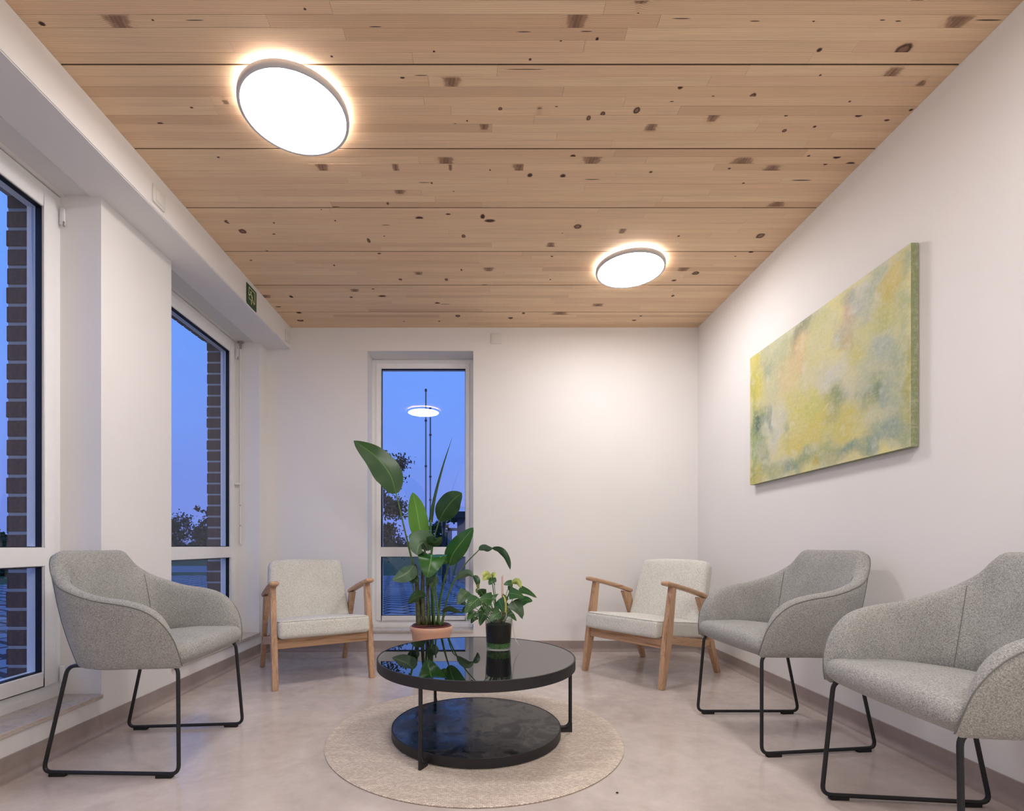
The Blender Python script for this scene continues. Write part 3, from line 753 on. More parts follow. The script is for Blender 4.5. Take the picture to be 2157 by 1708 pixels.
if o.data.polygons[100].normal.x > 0: o.data.flip_normals()
bx('stretcher_frame', (-.030, -.0005, 2.012, 3.188, 1.272, 2.055), 'oak', pn)

# ------------------------------------------------------------------ rug and coffee table
rg = obj('round_rug', lathe(NB(), [(0, .0078), (.645, .0078), (.655, .0072), (.66, .004), (.658, .0006), (0, .0006)], 160), 'rug', None, True, 40)
rg.location = (-.0285, 2.28, 0); tag(rg, 'round beige braided rug under the black coffee table', 'rug')
TX, TY = -.021, 2.263; RZ = .0078
ct = empty('coffee_table', (TX, TY, RZ), 0, 'round black two-tier coffee table with mirror glass top on the rug', 'table')
zt = .363-RZ; R = .445
obj('top_frame', lathe(NB(), [(R-.006, zt-.008), (R-.006, zt), (R-.001, zt), (R, zt-.001), (R, zt-.042), (R-.002, zt-.044), (R-.02, zt-.044), (R-.02, zt-.012), (R-.006, zt-.012)], 144), 'black_rim', ct, True, 40)
obj('glass_top', lathe(NB(), [(0, zt-.001), (R-.0065, zt-.001), (R-.0065, zt-.008), (0, zt-.008)], 144), 'tglass', ct, True, 30)
Rs = .381; zs = .052-RZ
obj('shelf_frame', lathe(NB(), [(Rs-.005, zs-.006), (Rs-.005, zs), (Rs-.001, zs), (Rs, zs-.001), (Rs, zs-.036), (Rs-.002, zs-.038), (Rs-.02, zs-.038), (Rs-.02, zs-.01)], 144), 'black_rim', ct, True, 40)
obj('shelf_top', lathe(NB(), [(0, zs-.001), (Rs-.0055, zs-.001), (Rs-.0055, zs-.010), (0, zs-.010)], 144), 'marble', ct, True, 30)
for (fx, fy) in ((-.228, 1.890), (.406, 2.271), (-.241, 2.629)):
    d = Vector((fx-TX, fy-TY, 0)).normalized(); rho = .430
    tpt = Vector((-d.y, d.x, 0))
    pts = [d*rho+Vector((0, 0, zt-.04)), d*rho+Vector((0, 0, .022+.03))]
    for k in range(1, 7):
        t = k/6*math.pi/2; pts.append(d*(rho-.03*(1-math.cos(t)))+Vector((0, 0, .022+.03*(1-math.sin(t)))))
    pts.append(d*(Rs-.004)+Vector((0, 0, .022)))
    lg = obj('leg', tube(NB(), pts, .0075, 10, flat=1.1), 'black_rim', ct, True, 50)
    bm = NB(); q = [d*(rho+.008)+Vector((0, 0, .045)), d*(rho+.008), d*(rho-.042), d*(rho-.042)+Vector((0, 0, .014)), d*(rho-.012)+Vector((0, 0, .018))]
    A = [bm.verts.new(p+tpt*.005) for p in q]; B = [bm.verts.new(p-tpt*.005) for p in q]
    bm.faces.new(A); bm.faces.new(B[::-1])
    for i in range(5): bm.faces.new((A[i], A[(i+1) % 5], B[(i+1) % 5], B[i]))
    bmesh.ops.recalc_face_normals(bm, faces=bm.faces[:])
    obj('foot', bm, 'black_rim', lg)

# ------------------------------------------------------------------ tub chairs
def make_tub():
    r = empty('tub_chair')
    TOP = [(.242, -.260, .412), (.258, -.256, .465), (.272, -.240, .530), (.286, -.203, .590), (.295, -.150, .630), (.298, -.075, .652), (.298, .02, .667), (.293, .10, .690), (.274, .170, .718), (.241, .220, .757), (.209, .253, .806), (.168, .271, .832), (.09, .279, .834), (0, .281, .834)]
    BOT = [(.240, -.256), (.246, -.245), (.252, -.22), (.258, -.18), (.262, -.13), (.265, -.07), (.266, -.005), (.260, .05), (.245, .105), (.215, .148), (.176, .172), (.13, .184), (.07, .190), (0, .192)]
    n = 44
    T = catmull(TOP, n); Bc = catmull([(a, b, 0) for a, b in BOT], n)
    full_t = T+[Vector((-v.x, v.y, v.z)) for v in T[-2::-1]]; full_b = Bc+[Vector((-v.x, v.y, v.z)) for v in Bc[-2::-1]]
    N = len(full_t); bm = NB(); secs = []; seamO = []; seamI = []
    for i in range(N):
        t = full_t[i]; b = full_b[i]
        d = (full_t[min(i+1, N-1)]-full_t[max(i-1, 0)]); d.z = 0; d.normalize()
        inn = Vector((-d.y, d.x, 0))           # towards the inside
        if inn.dot(Vector((-t.x, -t.y, 0))) < 0 and abs(t.x)+abs(t.y) > .05: inn = -inn
        h = t.z; zb = .400
        k = min(1, max(0, (h-.42)/.16)); th = .030+.020*k
        s = []
        ob = Vector((b.x, b.y, zb+.008)); ot = Vector((t.x, t.y, max(zb+.009, h-.010)))
        s.append(ob+inn*.012-Vector((0, 0, .008)))
        for q in (0, .12, .3, .5, .7, .88, 1):
            p = ob.lerp(ot, q); p -= inn*(.010*math.sin(math.pi*q)*k); s.append(p)
        it = ot+inn*th
        seamO.append(s[-1].copy()-inn*.000+Vector((0, 0, .001)))
        for q in (.2, .4, .6, .8):
            s.append(ot.lerp(it, q)+Vector((0, 0, .016*math.sin(math.pi*q)**.6*(.5+.5*k))))
        s.append(it)
        ib = ob+inn*(.020+.03*k); ib.z = max(zb+.004, min(.44, h-.02))
        for q in (.15, .4, .7, 1): s.append(it.lerp(ib, q)+inn*(.008*math.sin(math.pi*q)*k))
        secs.append([bm.verts.new(p) for p in s])
    for A, B in zip(secs, secs[1:]):
        for j in range(len(A)-1): bm.faces.new((A[j], B[j], B[j+1], A[j+1]))
    for A in (secs[0], secs[-1]):
        try: bm.faces.new(A)
        except Exception: pass
    # underside pan
    for A, B in zip(secs, secs[1:]): bm.faces.new((A[-1], B[-1], B[0], A[0]))
    bm.faces.new([s[0] for s in secs if s[0].co.y > -.212])
    bmesh.ops.recalc_face_normals(bm, faces=bm.faces[:])
    sh = obj('shell', bm, 'grey_fabric', r, True, 55)
    obj('piping', tube(NB(), seamO, .0019, 6), 'seam', sh, True)  # same cloth as the shell, darkened to paint in the thin shadow along it
    # vertical seams between arms and back
    L = 15
    for idx in (29, N-1-29):

        t = full_t[idx]; b = full_b[idx]
        c = Vector((0, 0, 0)); inn = Vector((-t.x, -t.y+.02, 0)).normalized()
        me = sh.data; base = idx*17
        outer = [me.vertices[base+q].co.copy()-inn*.0006 for q in range(1, 8)]
        inner = [me.vertices[base+q].co.copy()+inn*.0006 for q in range(12, 17)]
        obj('seam', tube(NB(), outer, .0011, 5), 'seam', sh)
        obj('seam', tube(NB(), inner, .0011, 5), 'seam', sh)
    # seat
    def sf(q):
        q = q.copy()
        f = max(0, 1-(q.x/.24)**2)*max(0, 1-(q.y/.26)**2)
        if q.z > 0: q.z += .014*f
        q.z += -.020*max(0, (q.y+.02)/.25)+.004
        if q.y > 0: q.x *= 1-.34*(q.y/.21)**2
        if q.y < 0 and q.z < 0: q.y += .03*(-q.z/.045)      # front rolls under
        q.y -= .012*(1-(q.x/.26)**2) if q.y < -.1 else 0
        return q
    bm = rbox(.506, .405, .088, .034, (12, 12, 4), sf)
    bmesh.ops.translate(bm, vec=(0, -.0605, .4355), verts=bm.verts[:])
    obj('seat', bm, 'grey_fabric', r, True)
    for s in (-1, 1):
        xb, xr_ = .261*s, .231*s
        loop = [(xb, -.258, .0135), (xr_, .258, .0135), (xr_-.006*s, .172, .4095), (xb-.030*s, -.238, .4095)]
        P = fillet(loop, .034, True, 6)
        fr = obj('sled_leg', tube(NB(), P, .0072, 10, closed=True, up=(1, 0, 0)), 'black', r, True)
        for y, xg in ((-.205, .258*s), (.200, .2345*s)): bx('glide_pad', (xg-.010, xg+.010, y-.03, y+.03, 0, .0115), 'rubber', fr, .0015, 1)
    bx('cross_bar', (-.22, .22, -.175, -.15, .404, .416), 'black', r)
    bx('cross_bar', (-.22, .22, .10, .125, .404, .416), 'black', r)
    return r
tub = make_tub()
spots = [((-1.384, 2.092), 91.5, 'grey tub chair beside the left windows, alone on its side of the room'),
         ((1.382, 2.293), -86.4, 'grey tub chair on the right, next to the ecru armchair'),
         ((1.404, 1.414), -93, 'grey tub chair nearest the viewer on the right, cut by the frame')]
for i, ((x, y), a, lab) in enumerate(spots):
    o = tub if i == 0 else copy_tree(tub)
    o.location = (x, y, 0); o.rotation_euler = (0, 0, math.radians(a)); tag(o, lab, 'chair', 'grey tub chairs with black sled legs')

# ------------------------------------------------------------------ wooden armchairs
def make_arm():
    r = empty('wooden_armchair'); w = .622; hw = w/2
    def Yl(s): return s-.345
    for sx_ in (-1, 1):
        x1 = sx_*hw; x0 = sx_*(hw-.034)
        # front leg: leans back, slightly tapered
        poly = [(Yl(-.018), 0), (Yl(.020), 0), (Yl(.075+.022), .30), (Yl(.118+.020), .606), (Yl(.118-.022), .612), (Yl(.05-.024), .30)]
        bm = prism(NB(), poly, 'x', x0, x1); bmesh.ops.bevel(bm, geom=bm.edges[:], offset=.003, segments=2, affect='EDGES')
        obj('leg', bm, 'oak', r, True, 40)
        xa, xb_ = sx_*(hw-.006), sx_*(hw-.036)
        poly = [(Yl(.652), 0), (Yl(.690), 0), (Yl(.612), .20), (Yl(.578), .29), (Yl(.50), .512), (Yl(.405), .528), (Yl(.522), .29), (Yl(.556), .19)]
        bm = prism(NB(), poly, 'x', xa, xb_); bmesh.ops.bevel(bm, geom=bm.edges[:], offset=.003, segments=2, affect='EDGES')
        obj('leg', bm, 'oak', r, True, 40)
        # arm rest: rounded board sloping to the rear
        def af(q, sx_=sx_):
            t = (q.y+.25)/.5; q = q.copy(); q.x *= 1-.25*max(0, t-.3); q.z += .006*math.sin(math.pi*t); return q
        bm = rbox(.056, .50, .028, .013, (4, 14, 3), af)
        ang = math.atan2(.522-.628, .46)
        bmesh.ops.rotate(bm, matrix=Matrix.Rotation(ang, 3, 'X'), verts=bm.verts[:])
        bmesh.ops.translate(bm, vec=(sx_*(hw-.018), Yl(.275), .578), verts=bm.verts[:])
        obj('arm_rest', bm, 'oak_y', r, True, 60)
        poly = [(Yl(.04), .27), (Yl(.04), .318), (Yl(.60), .225), (Yl(.60), .170)]
        bm = prism(NB(), poly, 'x', sx_*(hw-.010), sx_*(hw-.030)); obj('side_rail', bm, 'oak_y', r)
    bx('front_rail', (-hw+.033, hw-.033, Yl(.035), Yl(.057), .235, .298), 'oak_x', r, .003, 1)
    bx('back_rail', (-hw+.033, hw-.033, Yl(.56), Yl(.58), .185, .235), 'oak_x', r, .003, 1)
    # seat cushion
    def sf(q):
        q = q.copy(); f = max(0, 1-(q.x/.30)**2)*max(0, 1-(q.y/.30)**2)
        if q.z > 0: q.z += .018*f
        return q
    bm = rbox(w-.070, .575, .108, .026, (14, 14, 5), sf)
    bmesh.ops.rotate(bm, matrix=Matrix.Rotation(math.radians(-6.5), 3, 'X'), verts=bm.verts[:])
    bmesh.ops.translate(bm, vec=(0, Yl(.262), .325), verts=bm.verts[:])
    sc = obj('seat_cushion', bm, 'light_fabric', r, True)
    P = [Vector((x, y, .0545-.006)) for x, y in ((-.2585, -.282), (.2585, -.282), (.2585, .27), (-.2585, .27))]
    P = fillet(P, .03, True, 4); rm = Matrix.Rotation(math.radians(-6.5), 3, 'X')
    P = [rm @ Vector((p.x*1.05, p.y, p.z)) + Vector((0, Yl(.262), .325)) for p in P]
    obj('seam', tube(NB(), P, .0022, 6, closed=True), 'light_fabric', sc, True)
    def bf(q):
        q = q.copy(); f = max(0, 1-(q.x/.30)**2)*max(0, 1-(q.z/.30)**2)
        if q.y < 0: q.y -= .010*f
        q.x *= 1-.05*(q.z/.25)
        if q.z > .1: q.z -= .016*(abs(q.x)/.25)**3
        return q
    bm = rbox(.536, .098, .47, .034, (14, 5, 14), bf)
    bmesh.ops.rotate(bm, matrix=Matrix.Rotation(math.radians(-20), 3, 'X'), verts=bm.verts[:])
    bmesh.ops.translate(bm, vec=(0, Yl(.580), .535), verts=bm.verts[:])
    obj('back_cushion', bm, 'light_fabric', r, True)
    return r
arm = make_arm()
arm.location = (-1.138, 3.388, 0); arm.rotation_euler = (0, 0, math.radians(30)); tag(arm, 'ecru armchair with oak frame in the left back corner by the window', 'armchair', 'ecru armchairs with wooden frames')
o = copy_tree(arm); o.location = (1.172, 3.405, 0); o.rotation_euler = (0, 0, math.radians(-52.5)); tag(o, 'ecru armchair with oak frame in the right back corner under the small light', 'armchair', 'ecru armchairs with wooden frames')

# ------------------------------------------------------------------ plants
def leafmesh(pts, width, prof, tilt=0, fold=.25, nu=16, nv=4, wav=0, droop=0, loc=Vector((0, 0, 0)), seed=0):
    P = catmull(pts, nu); bm = NB(); uvl = bm.loops.layers.uv.new('UVMap'); G = []
    for i, p in enumerate(P):
        d = (P[min(i+1, nu)]-P[max(i-1, 0)]).normalized(); u = i/nu
        vd = p.copy(); vd.z -= EYE; vd.normalize()
        s = d.cross(vd)
        if s.length < 1e-3: s = Vector((1, 0, 0))
        s.normalize(); s = (Matrix.Rotation(math.radians(tilt), 3, d) @ s).normalized(); nrm = s.cross(d).normalized()
        w = width*prof(u); row = []
        for k in range(-nv, nv+1):
            v = k/nv
            q = p+s*(w*v)+nrm*(fold*w*abs(v)-droop*w*v*v*1.2+wav*w*math.sin(u*14+seed+(v > 0)*1.7)*abs(v)**2)
            row.append((bm.verts.new(q-loc), u, v))
        G.append(row)
    for A, B in zip(G, G[1:]):
        for k in range(2*nv):
            q = (A[k], A[k+1], B[k+1], B[k]); f = bm.faces.new([a[0] for a in q])
            for lp, a in zip(f.loops, q): lp[uvl].uv = (a[1], a[2])
    return bm
pr_long = lambda u: max(.012, math.sin(math.pi*min(1, u**.72))**.75*(1-.12*u)) if u < .999 else .01
pr_heart = lambda u: max(.01, (min(1, u*9+.35))*(1-u)**.62*1.12)
pr_mid = lambda u: max(.012, math.sin(math.pi*min(1, .04+u**.85*.96))**.7)
pr_spear = lambda u: max(.05, (1-u)**.8)

PY = 3.60
pl = empty('potted_plant', (-.36, PY, 0), 0, 'tall bird of paradise plant in a peach pot on the floor before the back window', 'plant')
Lp = Vector((-.36, PY, 0))
obj('planter', lathe(NB(), [(0, .0), (.108, .0), (.113, .006), (.142, .235), (.150, .245), (.1545, .262), (.154, .277), (.149, .281), (.143, .277), (.135, .235), (.108, .02), (0, .02)], 72), 'pot', pl, True, 60)
obj('inner_pot', lathe(NB(), [(.128, .20), (.139, .285), (.136, .289), (.131, .285), (.122, .22)], 64), 'innerpot', pl, True, 60)
obj('soil', lathe(NB(), [(0, .262), (.06, .258), (.129, .252), (.12, .22), (0, .22)], 40), 'soil', pl, True)
def stem(pts, r0, r1, mat='stem', parent=pl, loc=Lp, seg=8, n=18):
    Pn = catmull([at(*p) for p in pts], n)
    return obj('stem', tube(NB(), [p-loc for p in Pn], [r0+(r1-r0)*(i/n)**.8 for i in range(n+1)], seg), mat, parent, True)
def leaf(pts, wpx, prof, mat, tilt=0, fold=.2, parent=pl, loc=Lp, **kw):
    Q = [at(*p) for p in pts]; Y = sum(q.y for q in Q)/len(Q)
    bm = leafmesh(Q, wpx/2*Y/F, prof, tilt, fold, loc=loc, **kw)
    return obj('leaf', bm, mat, parent, True)
B0 = 1316
# stems (px, py, Y)
stem([(893, B0, 3.56), (872, 1200, 3.56), (851, 1110, 3.54), (834, 1037, 3.52)], .010, .0045)
stem([(915, B0, 3.60), (911, 1210, 3.62), (908, 1140, 3.62), (907, 1095, 3.62)], .009, .006)
stem([(905, B0, 3.64), (898, 1200, 3.66), (893, 1140, 3.64)], .013, .006)
stem([(912, B0, 3.64), (908, 1200, 3.66), (913, 1140, 3.66), (926, 1094, 3.64)], .009, .004)
stem([(922, B0, 3.58), (926, 1270, 3.58), (935, 1225, 3.56), (946, 1188, 3.54)], .013, .005, 'stem')
stem([(930, B0, 3.55), (945, 1250, 3.52), (975, 1195, 3.48), (1009, 1158, 3.44)], .007, .0035)
stem([(932, B0, 3.5), (940, 1270, 3.46), (952, 1230, 3.44), (963, 1219, 3.42)], .006, .003)
stem([(882, B0, 3.52), (879, 1250, 3.54), (876, 1200, 3.55), (872, 1188, 3.54)], .020, .010, 'stem_b')
stem([(893, B0, 3.52), (890, 1250, 3.54), (892, 1190, 3.56), (898, 1165, 3.55)], .018, .008, 'stem_b')
stem([(902, B0, 3.54), (901, 1250, 3.56), (904, 1200, 3.57), (905, 1165, 3.55)], .014, .007, 'stem_b')
stem([(916, B0, 3.5), (914, 1265, 3.5), (908, 1235, 3.5), (898, 1225, 3.48)], .006, .0035)
stem([(898, B0, 3.46), (903, 1285, 3.44), (900, 1256, 3.42)], .005, .003)
stem([(875, 1262, 3.5), (869, 1232, 3.48), (862, 1205, 3.46), (872, 1190, 3.46)], .005, .003)
stem([(926, B0, 3.5), (918, 1250, 3.5), (918, 1210, 3.5)], .008, .005)
stem([(928, B0, 3.46), (935, 1300, 3.44), (945, 1280, 3.42), (955, 1268, 3.40)], .005, .0025)
# leaves
leaf([(834, 1039, 3.52), (822, 1000, 3.50), (792, 962, 3.46), (745, 928, 3.42)], 66, pr_mid, 'leaf_d', 28, .16, nu=22, wav=.04)
lf = leaf([(907, 1100, 3.62), (915, 1050, 3.62), (932, 985, 3.6), (952, 923, 3.58)], 9, pr_spear, 'leaf_d', 0, .9, nu=12)
leaf([(925, 1096, 3.64), (938, 1073, 3.6), (955, 1052, 3.56), (973, 1038, 3.54)], 50, pr_mid, 'leaf_d', -15, .15, wav=.07)
leaf([(893, 1145, 3.64), (884, 1110, 3.62), (877, 1070, 3.6), (869, 1037, 3.57)], 42, pr_mid, 'leaf_b', 10, .10, nu=20)
leaf([(880, 1142, 3.67), (874, 1135, 3.67), (870, 1128, 3.67), (869, 1122, 3.67)], 22, pr_mid, 'leaf_b', 10, .10)
leaf([(903, 1160, 3.52), (893, 1143, 3.46), (882, 1150, 3.40), (878, 1169, 3.38)], 52, pr_mid, 'leaf_u', -20, .35, wav=.10, seed=1)
leaf([(892, 1148, 3.50), (905, 1142, 3.46), (920, 1142, 3.43), (932, 1131, 3.42)], 24, pr_mid, 'leaf_d', 24, .3, wav=.08)
leaf([(909, 1168, 3.50), (908, 1178, 3.44), (904, 1198, 3.40), (899, 1217, 3.39)], 66, pr_heart, 'leaf_m', 0, -.05, droop=.10, wav=.04)
leaf([(946, 1190, 3.54), (955, 1165, 3.50), (975, 1138, 3.46), (997, 1111, 3.44)], 42, pr_mid, 'leaf_m', -14, .18, nu=20, wav=.06)
leaf([(941, 1186, 3.5), (936, 1180, 3.48), (931, 1176, 3.46), (926, 1172, 3.46)], 20, pr_mid, 'leaf_m', 20, .2)
leaf([(1009, 1158, 3.44), (1018, 1155, 3.42), (1028, 1156, 3.40), (1038, 1155, 3.39)], 17, pr_mid, 'leaf_u', 30, .3)
leaf([(1037, 1155, 3.39), (1054, 1160, 3.36), (1068, 1177, 3.33), (1075, 1200, 3.31)], 16, pr_mid, 'leaf_d', 30, .3, wav=.1)
leaf([(872, 1190, 3.46), (862, 1202, 3.42), (848, 1212, 3.39), (826, 1222, 3.37)], 36, pr_mid, 'leaf_u', 18, .35, wav=.12, seed=2)
leaf([(858, 1212, 3.48), (868, 1218, 3.47), (876, 1222, 3.46), (880, 1230, 3.46)], 20, pr_mid, 'leaf_d', 10, .2)
leaf([(896, 1257, 3.42), (884, 1255, 3.38), (872, 1261, 3.36), (860, 1271, 3.35)], 25, pr_mid, 'leaf_d', -25, .2, wav=.05)
leaf([(918, 1212, 3.55), (914, 1220, 3.54), (909, 1230, 3.53), (906, 1236, 3.53)], 22, pr_mid, 'leaf_u', 0, .3)
leaf([(963, 1220, 3.42), (975, 1211, 3.39), (987, 1207, 3.37), (998, 1215, 3.35)], 17, pr_mid, 'leaf_u', 20, .3)
leaf([(997, 1213, 3.35), (1003, 1218, 3.34), (1006, 1226, 3.33), (1006, 1237, 3.33)], 13, pr_mid, 'leaf_d', 0, .3)
leaf([(931, 1289, 3.42), (945, 1283, 3.38), (958, 1286, 3.36), (972, 1291, 3.35)], 13, pr_mid, 'leaf_d', 30, .2)
leaf([(900, 1232, 3.46), (904, 1226, 3.45), (909, 1224, 3.44), (914, 1226, 3.43)], 5, pr_mid, 'leaf_d')

VYY = 2.385
vp = empty('vase_plant', (.085, VYY, .362), 0, 'small heart-leaved plant in a ribbed glass vase on the coffee table', 'plant')
Lv = Vector((.085, VYY, .362))
obj('vase', lathe(NB(), [(0, .001), (.054, .001), (.0565, .004), (.0575, .012), (.064, .135), (.0665, .150), (.0650, .151), (.062, .135), (.0545, .010), (0, .006)], 192, ripple=.0006, ribs=48), 'vase_glass', vp, True, 70)
obj('soil', lathe(NB(), [(0, .128), (.03, .127), (.058, .122), (.0605, .115), (.0560, .036), (0, .036)], 48), 'vsoil', vp, True, 60)
bm = NB(); rnd = random.Random(3)
for k in range(420):
    a = rnd.uniform(0, 2*math.pi); rr = .0515 if k < 330 else .0515*math.sqrt(rnd.random()); z = rnd.uniform(.013, .036)
    m4 = Matrix.Translation((rr*math.cos(a), rr*math.sin(a), z)) @ Matrix.Scale(rnd.uniform(.0022, .0034), 4)
    bmesh.ops.create_icosphere(bm, subdivisions=1, radius=1, matrix=m4)
po = obj('pebbles', bm, 'pebble', vp, True); po['kind'] = 'stuff'
T0 = (1050, 1306)
def vstem(p, Y, ln=.0016, mat='stem'):
    x0 = T0[0]+(p[0]-T0[0])*.18; my = min(p[1], 1300)
    return stem([(x0, 1318, VYY+(Y-VYY)*.1), ((x0+p[0])/2+(p[0]-x0)*.05, (1300+p[1])/2-4, VYY+(Y-VYY)*.6), (p[0], p[1], Y)], ln*1.3, ln, mat, vp, Lv, 6, 8)
AL = [(985, 1245, 963, 1273, 24, -.06), (1008, 1259, 979, 1292, 26, -.10), (1037, 1262, 1010, 1264, 22, -.14), (1002, 1288, 983, 1307, 17, -.10), (1019, 1292, 1011, 1318, 18, -.12),
      (1029, 1278, 1025, 1300, 12, -.15), (1054, 1289, 1030, 1309, 18, -.16), (1050, 1263, 1061, 1290, 20, -.15), (1041, 1252, 1040, 1265, 15, -.12), (1072, 1249, 1104, 1259, 20, -.08),
      (1080, 1266, 1102, 1299, 26, -.08), (1097, 1266, 1122, 1266, 16, -.04), (1094, 1240, 1131, 1259, 12, .04), (1080, 1230, 1061, 1232, 13, .03), (1018, 1253, 1006, 1251, 12, .02),
      (1000, 1262, 984, 1272, 16, .0), (1024, 1250, 1002, 1247, 13, .06), (1070, 1240, 1086, 1245, 10, .08), (1040, 1223, 1030, 1232, 15, .0), (1036, 1220, 1045, 1226, 12, .03),
      (1004, 1296, 992, 1313, 13, -.02), (1082, 1270, 1101, 1304, 14, .04), (1070, 1290, 1088, 1308, 11, .0), (1022, 1282, 1004, 1300, 14, .02), (1060, 1275, 1074, 1290, 16, .03),
      (1040, 1280, 1048, 1298, 15, .0), (1030, 1266, 1018, 1284, 18, .03), (1066, 1255, 1060, 1270, 14, .04), (978, 1274, 966, 1262, 9, .04), (984, 1280, 972, 1292, 10, .03), (1092, 1288, 1100, 1300, 8, .05)]
for i, (bx_, by_, tx_, ty_, w_, dy_) in enumerate(AL):
    Y0 = VYY+dy_; mx, my = (bx_+tx_)/2, (by_+ty_)/2
    lf = leaf([(bx_, by_, Y0), (mx, my-2.5, Y0-.02), (tx_, ty_, Y0-.035)], w_*1.3, pr_heart, 'leaf_a' if i % 5 else 'leaf_d', random.uniform(-25, 25), .16, vp, Lv, nu=10, nv=3, droop=.12)
    if i < 29: vstem((bx_, by_), Y0)
for (pts, w_) in (([(1034, 1213), (1024, 1207), (1014, 1212)], 11), ([(1036, 1218), (1026, 1214), (1016, 1222)], 15), ([(1034, 1210), (1040, 1211), (1042, 1216)], 12), ([(1078, 1228), (1090, 1225), (1098, 1238)], 14), ([(1009, 1240), (1007, 1234), (1009, 1229)], 7), ([(1006, 1247), (1004, 1243), (1006, 1238)], 5)):
    lf = leaf([(p[0], p[1], VYY-.02*k) for k, p in enumerate(pts)], w_, pr_mid, 'spathe', 10, .35, vp, Lv, nu=8, nv=3); lf['label'] = 'pale lime flower spathe'; lf.name = 'spathe'
vstem((1035, 1218), VYY-.01, .0018); vstem((1079, 1229), VYY-.01, .0016); vstem((1009, 1240), VYY-.01, .0014)
for pts, r_ in (([(1057, 1310), (1057, 1214)], .0017), ([(1060, 1310), (1059, 1211)], .0015)):
    P = [at(p[0], p[1], VYY)-Lv for p in pts]; obj('support_stick', tube(NB(), P, r_, 6), 'stick', vp)
lf = leaf([(1060, 1254, VYY-.06), (1064, 1270, VYY-.06), (1067, 1298, VYY-.05)], 7, pr_mid, 'yellowleaf', 0, .3, vp, Lv, nu=8); lf['label'] = 'withered yellow leaf'
for pts in ([(1078, 1302), (1082, 1325), (1086, 1345), (1093, 1358)], [(1079, 1306), (1081, 1330), (1088, 1352)]):
    P = catmull([at(p[0], p[1], VYY+.0)-Lv for p in pts], 12); obj('root', tube(NB(), P, .0009, 5), 'root', vp)

# small dark crumb on the floor
bm = NB(); bmesh.ops.create_icosphere(bm, subdivisions=1, radius=.004, matrix=Matrix.Translation((0, 0, .003)) @ Matrix.Diagonal((1.3, .9, .7, 1)))
cb = obj('debris', bm, 'rubber'); cb.location = (at(1300, 1671, 898.7/522).x, 898.7/522, 0); tag(cb, 'tiny dark crumb on the bare floor right of the rug', 'crumb')

# ------------------------------------------------------------------ outside
GZ = -.12
bm = NB(); box(bm, -90, 60, 16.2, 120, GZ-.05, GZ); box(bm, -90, -12, YF-8, 16.2, GZ-.05, GZ)
g = obj('lawn', bm, 'grass'); tag(g, kind='structure', label='dark lawn beyond the paving outside')
g = bx('pavement', (-12, 20, YB+.3, 16.2, GZ-.05, GZ+.003), 'paving'); tag(g, kind='structure', label='paved yard outside the windows')
g = bx('path', (-12, -2.13, YF-8, YB+.3, GZ-.05, GZ+.002), 'paving'); tag(g, kind='structure', label='paved strip outside the left windows')
g = bx('road', (-60, -6.5, 18.4, 24, GZ, GZ+.01), 'asphalt'); g.rotation_euler = (0, 0, .03); tag(g, kind='structure', label='grey road across the lawn outside')
def tree(loc, h, rx, rz_, n, label, seed, trunk=True, leaf_s=.12, base=.3, group=None):
    rnd = random.Random(seed); r = empty('tree', loc, 0, label, 'tree', group)
    if trunk:
        obj('trunk', tube(NB(), [(0, 0, 0), (.05, 0, h*.4), (0, .05, h*.8)], [.02*h, .014*h, .006*h], 8), 'bark', r, True)
    bm = NB(); cl_ = [(rnd.uniform(-.75, .75)*rx, rnd.uniform(-.75, .75)*rx, h*base+rnd.random()**.8*h*(1-base)*.92, rnd.uniform(.16, .42)*rx) for _ in range(34)]
    for k in range(n):
        c = rnd.choice(cl_); v = Vector((rnd.gauss(0, 1), rnd.gauss(0, 1), rnd.gauss(0, .8))); v *= c[3]*.62
        p = Vector(c[:3])+v; s = leaf_s*rnd.uniform(.6, 1.4)
        d = Vector((rnd.gauss(0, 1), rnd.gauss(0, 1), rnd.gauss(0, 1))).normalized(); e2 = d.orthogonal().normalized()
        a = [bm.verts.new(q) for q in (p-d*s, p+e2*s*.5, p+d*s, p-e2*s*.5)]; bm.faces.new(a)
    obj('foliage', bm, 'foliage', r)['kind'] = 'stuff'
    return r
# back window view
t = tree((at(797, 0, 9).x, 9.0, GZ), 2.72, .50, 1, 7000, 'leafy dark tree at the left edge of the back window', 5, True, .032, .34)
p = at(925, 1140, 22); tree((p.x, 22, GZ), 2.3, .55, 1, 700, 'small dark bush behind the flagpoles', 6, True, .11, .0)
def pole(px, Y, ptop, r0, label, br):
    p = at(px, VY, Y); zt_ = EYE+(VY-ptop)*Y/F
    r = empty('flagpole', (p.x, Y, GZ), 0, label, 'flagpole')
    obj('mast', tube(NB(), [(0, 0, 0), (0, 0, zt_-GZ)], [r0, r0*.8], 12), 'pole', r, True, 40)
    for py in br:
        z = EYE+(VY-py)*Y/F-GZ; obj('joint_band', tube(NB(), [(0, 0, z-.02), (0, 0, z+.02)], r0*1.4, 12), 'roofing', r, True, 40)
    obj('top_cap', tube(NB(), [(0, 0, zt_-GZ-.02), (0, 0, zt_-GZ+.04)], r0*1.3, 12), 'roofing', r, True, 40)
pole(897, 12, 823, .021, 'taller thin flagpole left of the pair outside the back window', (886, 982))
pole(906.5, 12.6, 862, .023, 'shorter thin flagpole right of the pair outside the back window', (916, 1004, 1053))
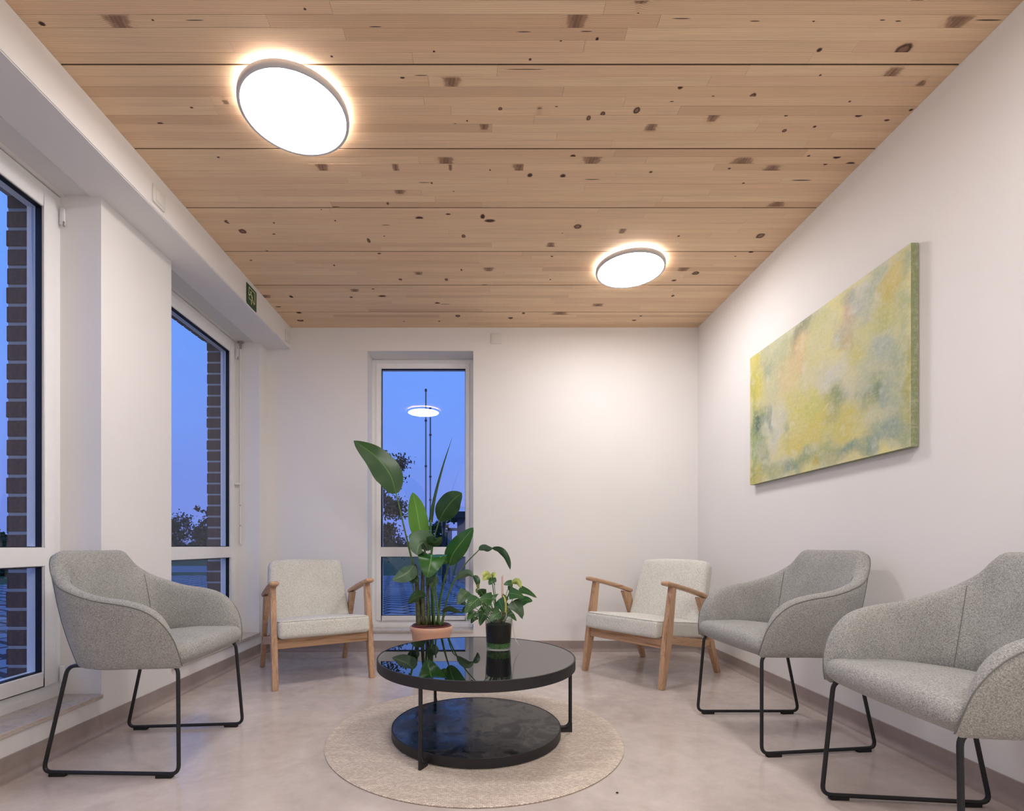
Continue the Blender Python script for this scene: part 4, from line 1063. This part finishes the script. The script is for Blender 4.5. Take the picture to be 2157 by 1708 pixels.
# little building outside on the right
hb = empty('garden_shed', (0, 0, GZ), 0, 'grey clad shed with dark flat roof outside the back window', 'shed')
x0 = at(963, 0, 14).x
bm = NB()
for k in range(9): box(bm, x0+k*.3, x0+k*.3+.29, 14, 16.0, 0, EYE+(VY-1090)*14/F-GZ)
obj('cladding', bm, 'clad', hb)
bx('roof', (x0-.22, x0+2.9, 13.6, 16.3, EYE+(VY-1092)*14/F-GZ, EYE+(VY-1079)*14/F-GZ), 'roofing', hb)
x1 = at(943, 0, 14).x
bx('porch_post', (x1, x1+.12, 13.9, 14.02, 0, EYE+(VY-1112)*14/F-GZ), 'clad', hb)
bx('porch_beam', (x1, x0, 13.9, 14.02, EYE+(VY-1118)*14/F-GZ, EYE+(VY-1112)*14/F-GZ), 'clad', hb)
xp = at(935, 0, 13).x
q = empty('timber_post', (xp, 13, GZ), 0, 'dark upright post standing left of the shed', 'post')
bx('shaft', (-.05, .05, -.05, .05, 0, EYE+(VY-1085)*13/F-GZ), 'roofing', q, .01, 1)
bx('post_cap', (-.07, .07, -.07, .07, EYE+(VY-1085)*13/F-GZ, EYE+(VY-1083)*13/F-GZ+.02), 'roofing', q)
hd = NB(); rnd = random.Random(9)
for k in range(3000):
    p = Vector((rnd.uniform(-60, 12), 62+rnd.uniform(-1, 1), GZ+rnd.uniform(0, 1.35))); s = .45
    d = Vector((rnd.gauss(0, 1), rnd.gauss(0, .3), rnd.gauss(0, .6))).normalized(); e2 = d.orthogonal().normalized()
    hd.faces.new([hd.verts.new(v) for v in (p-d*s, p+e2*s*.5, p+d*s, p-e2*s*.5)])
h_ = obj('hedge', hd, 'foliage'); tag(h_, 'long dark hedge along the far edge of the lawn', 'hedge', kind='stuff')
# left window view
for i, (px, Y, ptop, rx, lab) in enumerate(((352, 30, 1088, 1.35, 'broad dark tree far off, leftmost in the second left window'), (398, 32, 1108, .95, 'smaller dark tree far off beside the broad one'), (420, 34, 1128, .8, 'low dark bush far off near the brick edge'))):
    p = at(px, VY, Y); h = EYE+(VY-ptop)*Y/F-GZ
    tree((p.x, Y+i*2.5, GZ), h, rx, 1, 6000, lab, 20+i, True, .085, .05)
p = at(440, VY, 7.5); tree((p.x, 7.5, GZ), 1.62, .17, 1, 500, 'nearer leafy branch tip behind the brick edge of the second left window', 31, True, .03, .5)
for i, (px, Y, ptop, rx) in enumerate(((-20, 16, 1120, .8), (30, 19, 1128, .9))):
    p = at(px, VY, Y); h = EYE+(VY-ptop)*Y/F-GZ
    tree((p.x, Y, GZ), h, rx, 1, 1500, ['dark bush outside the nearest left window', 'further dark bush outside the nearest left window'][i], 40+i, True, .1, .0)
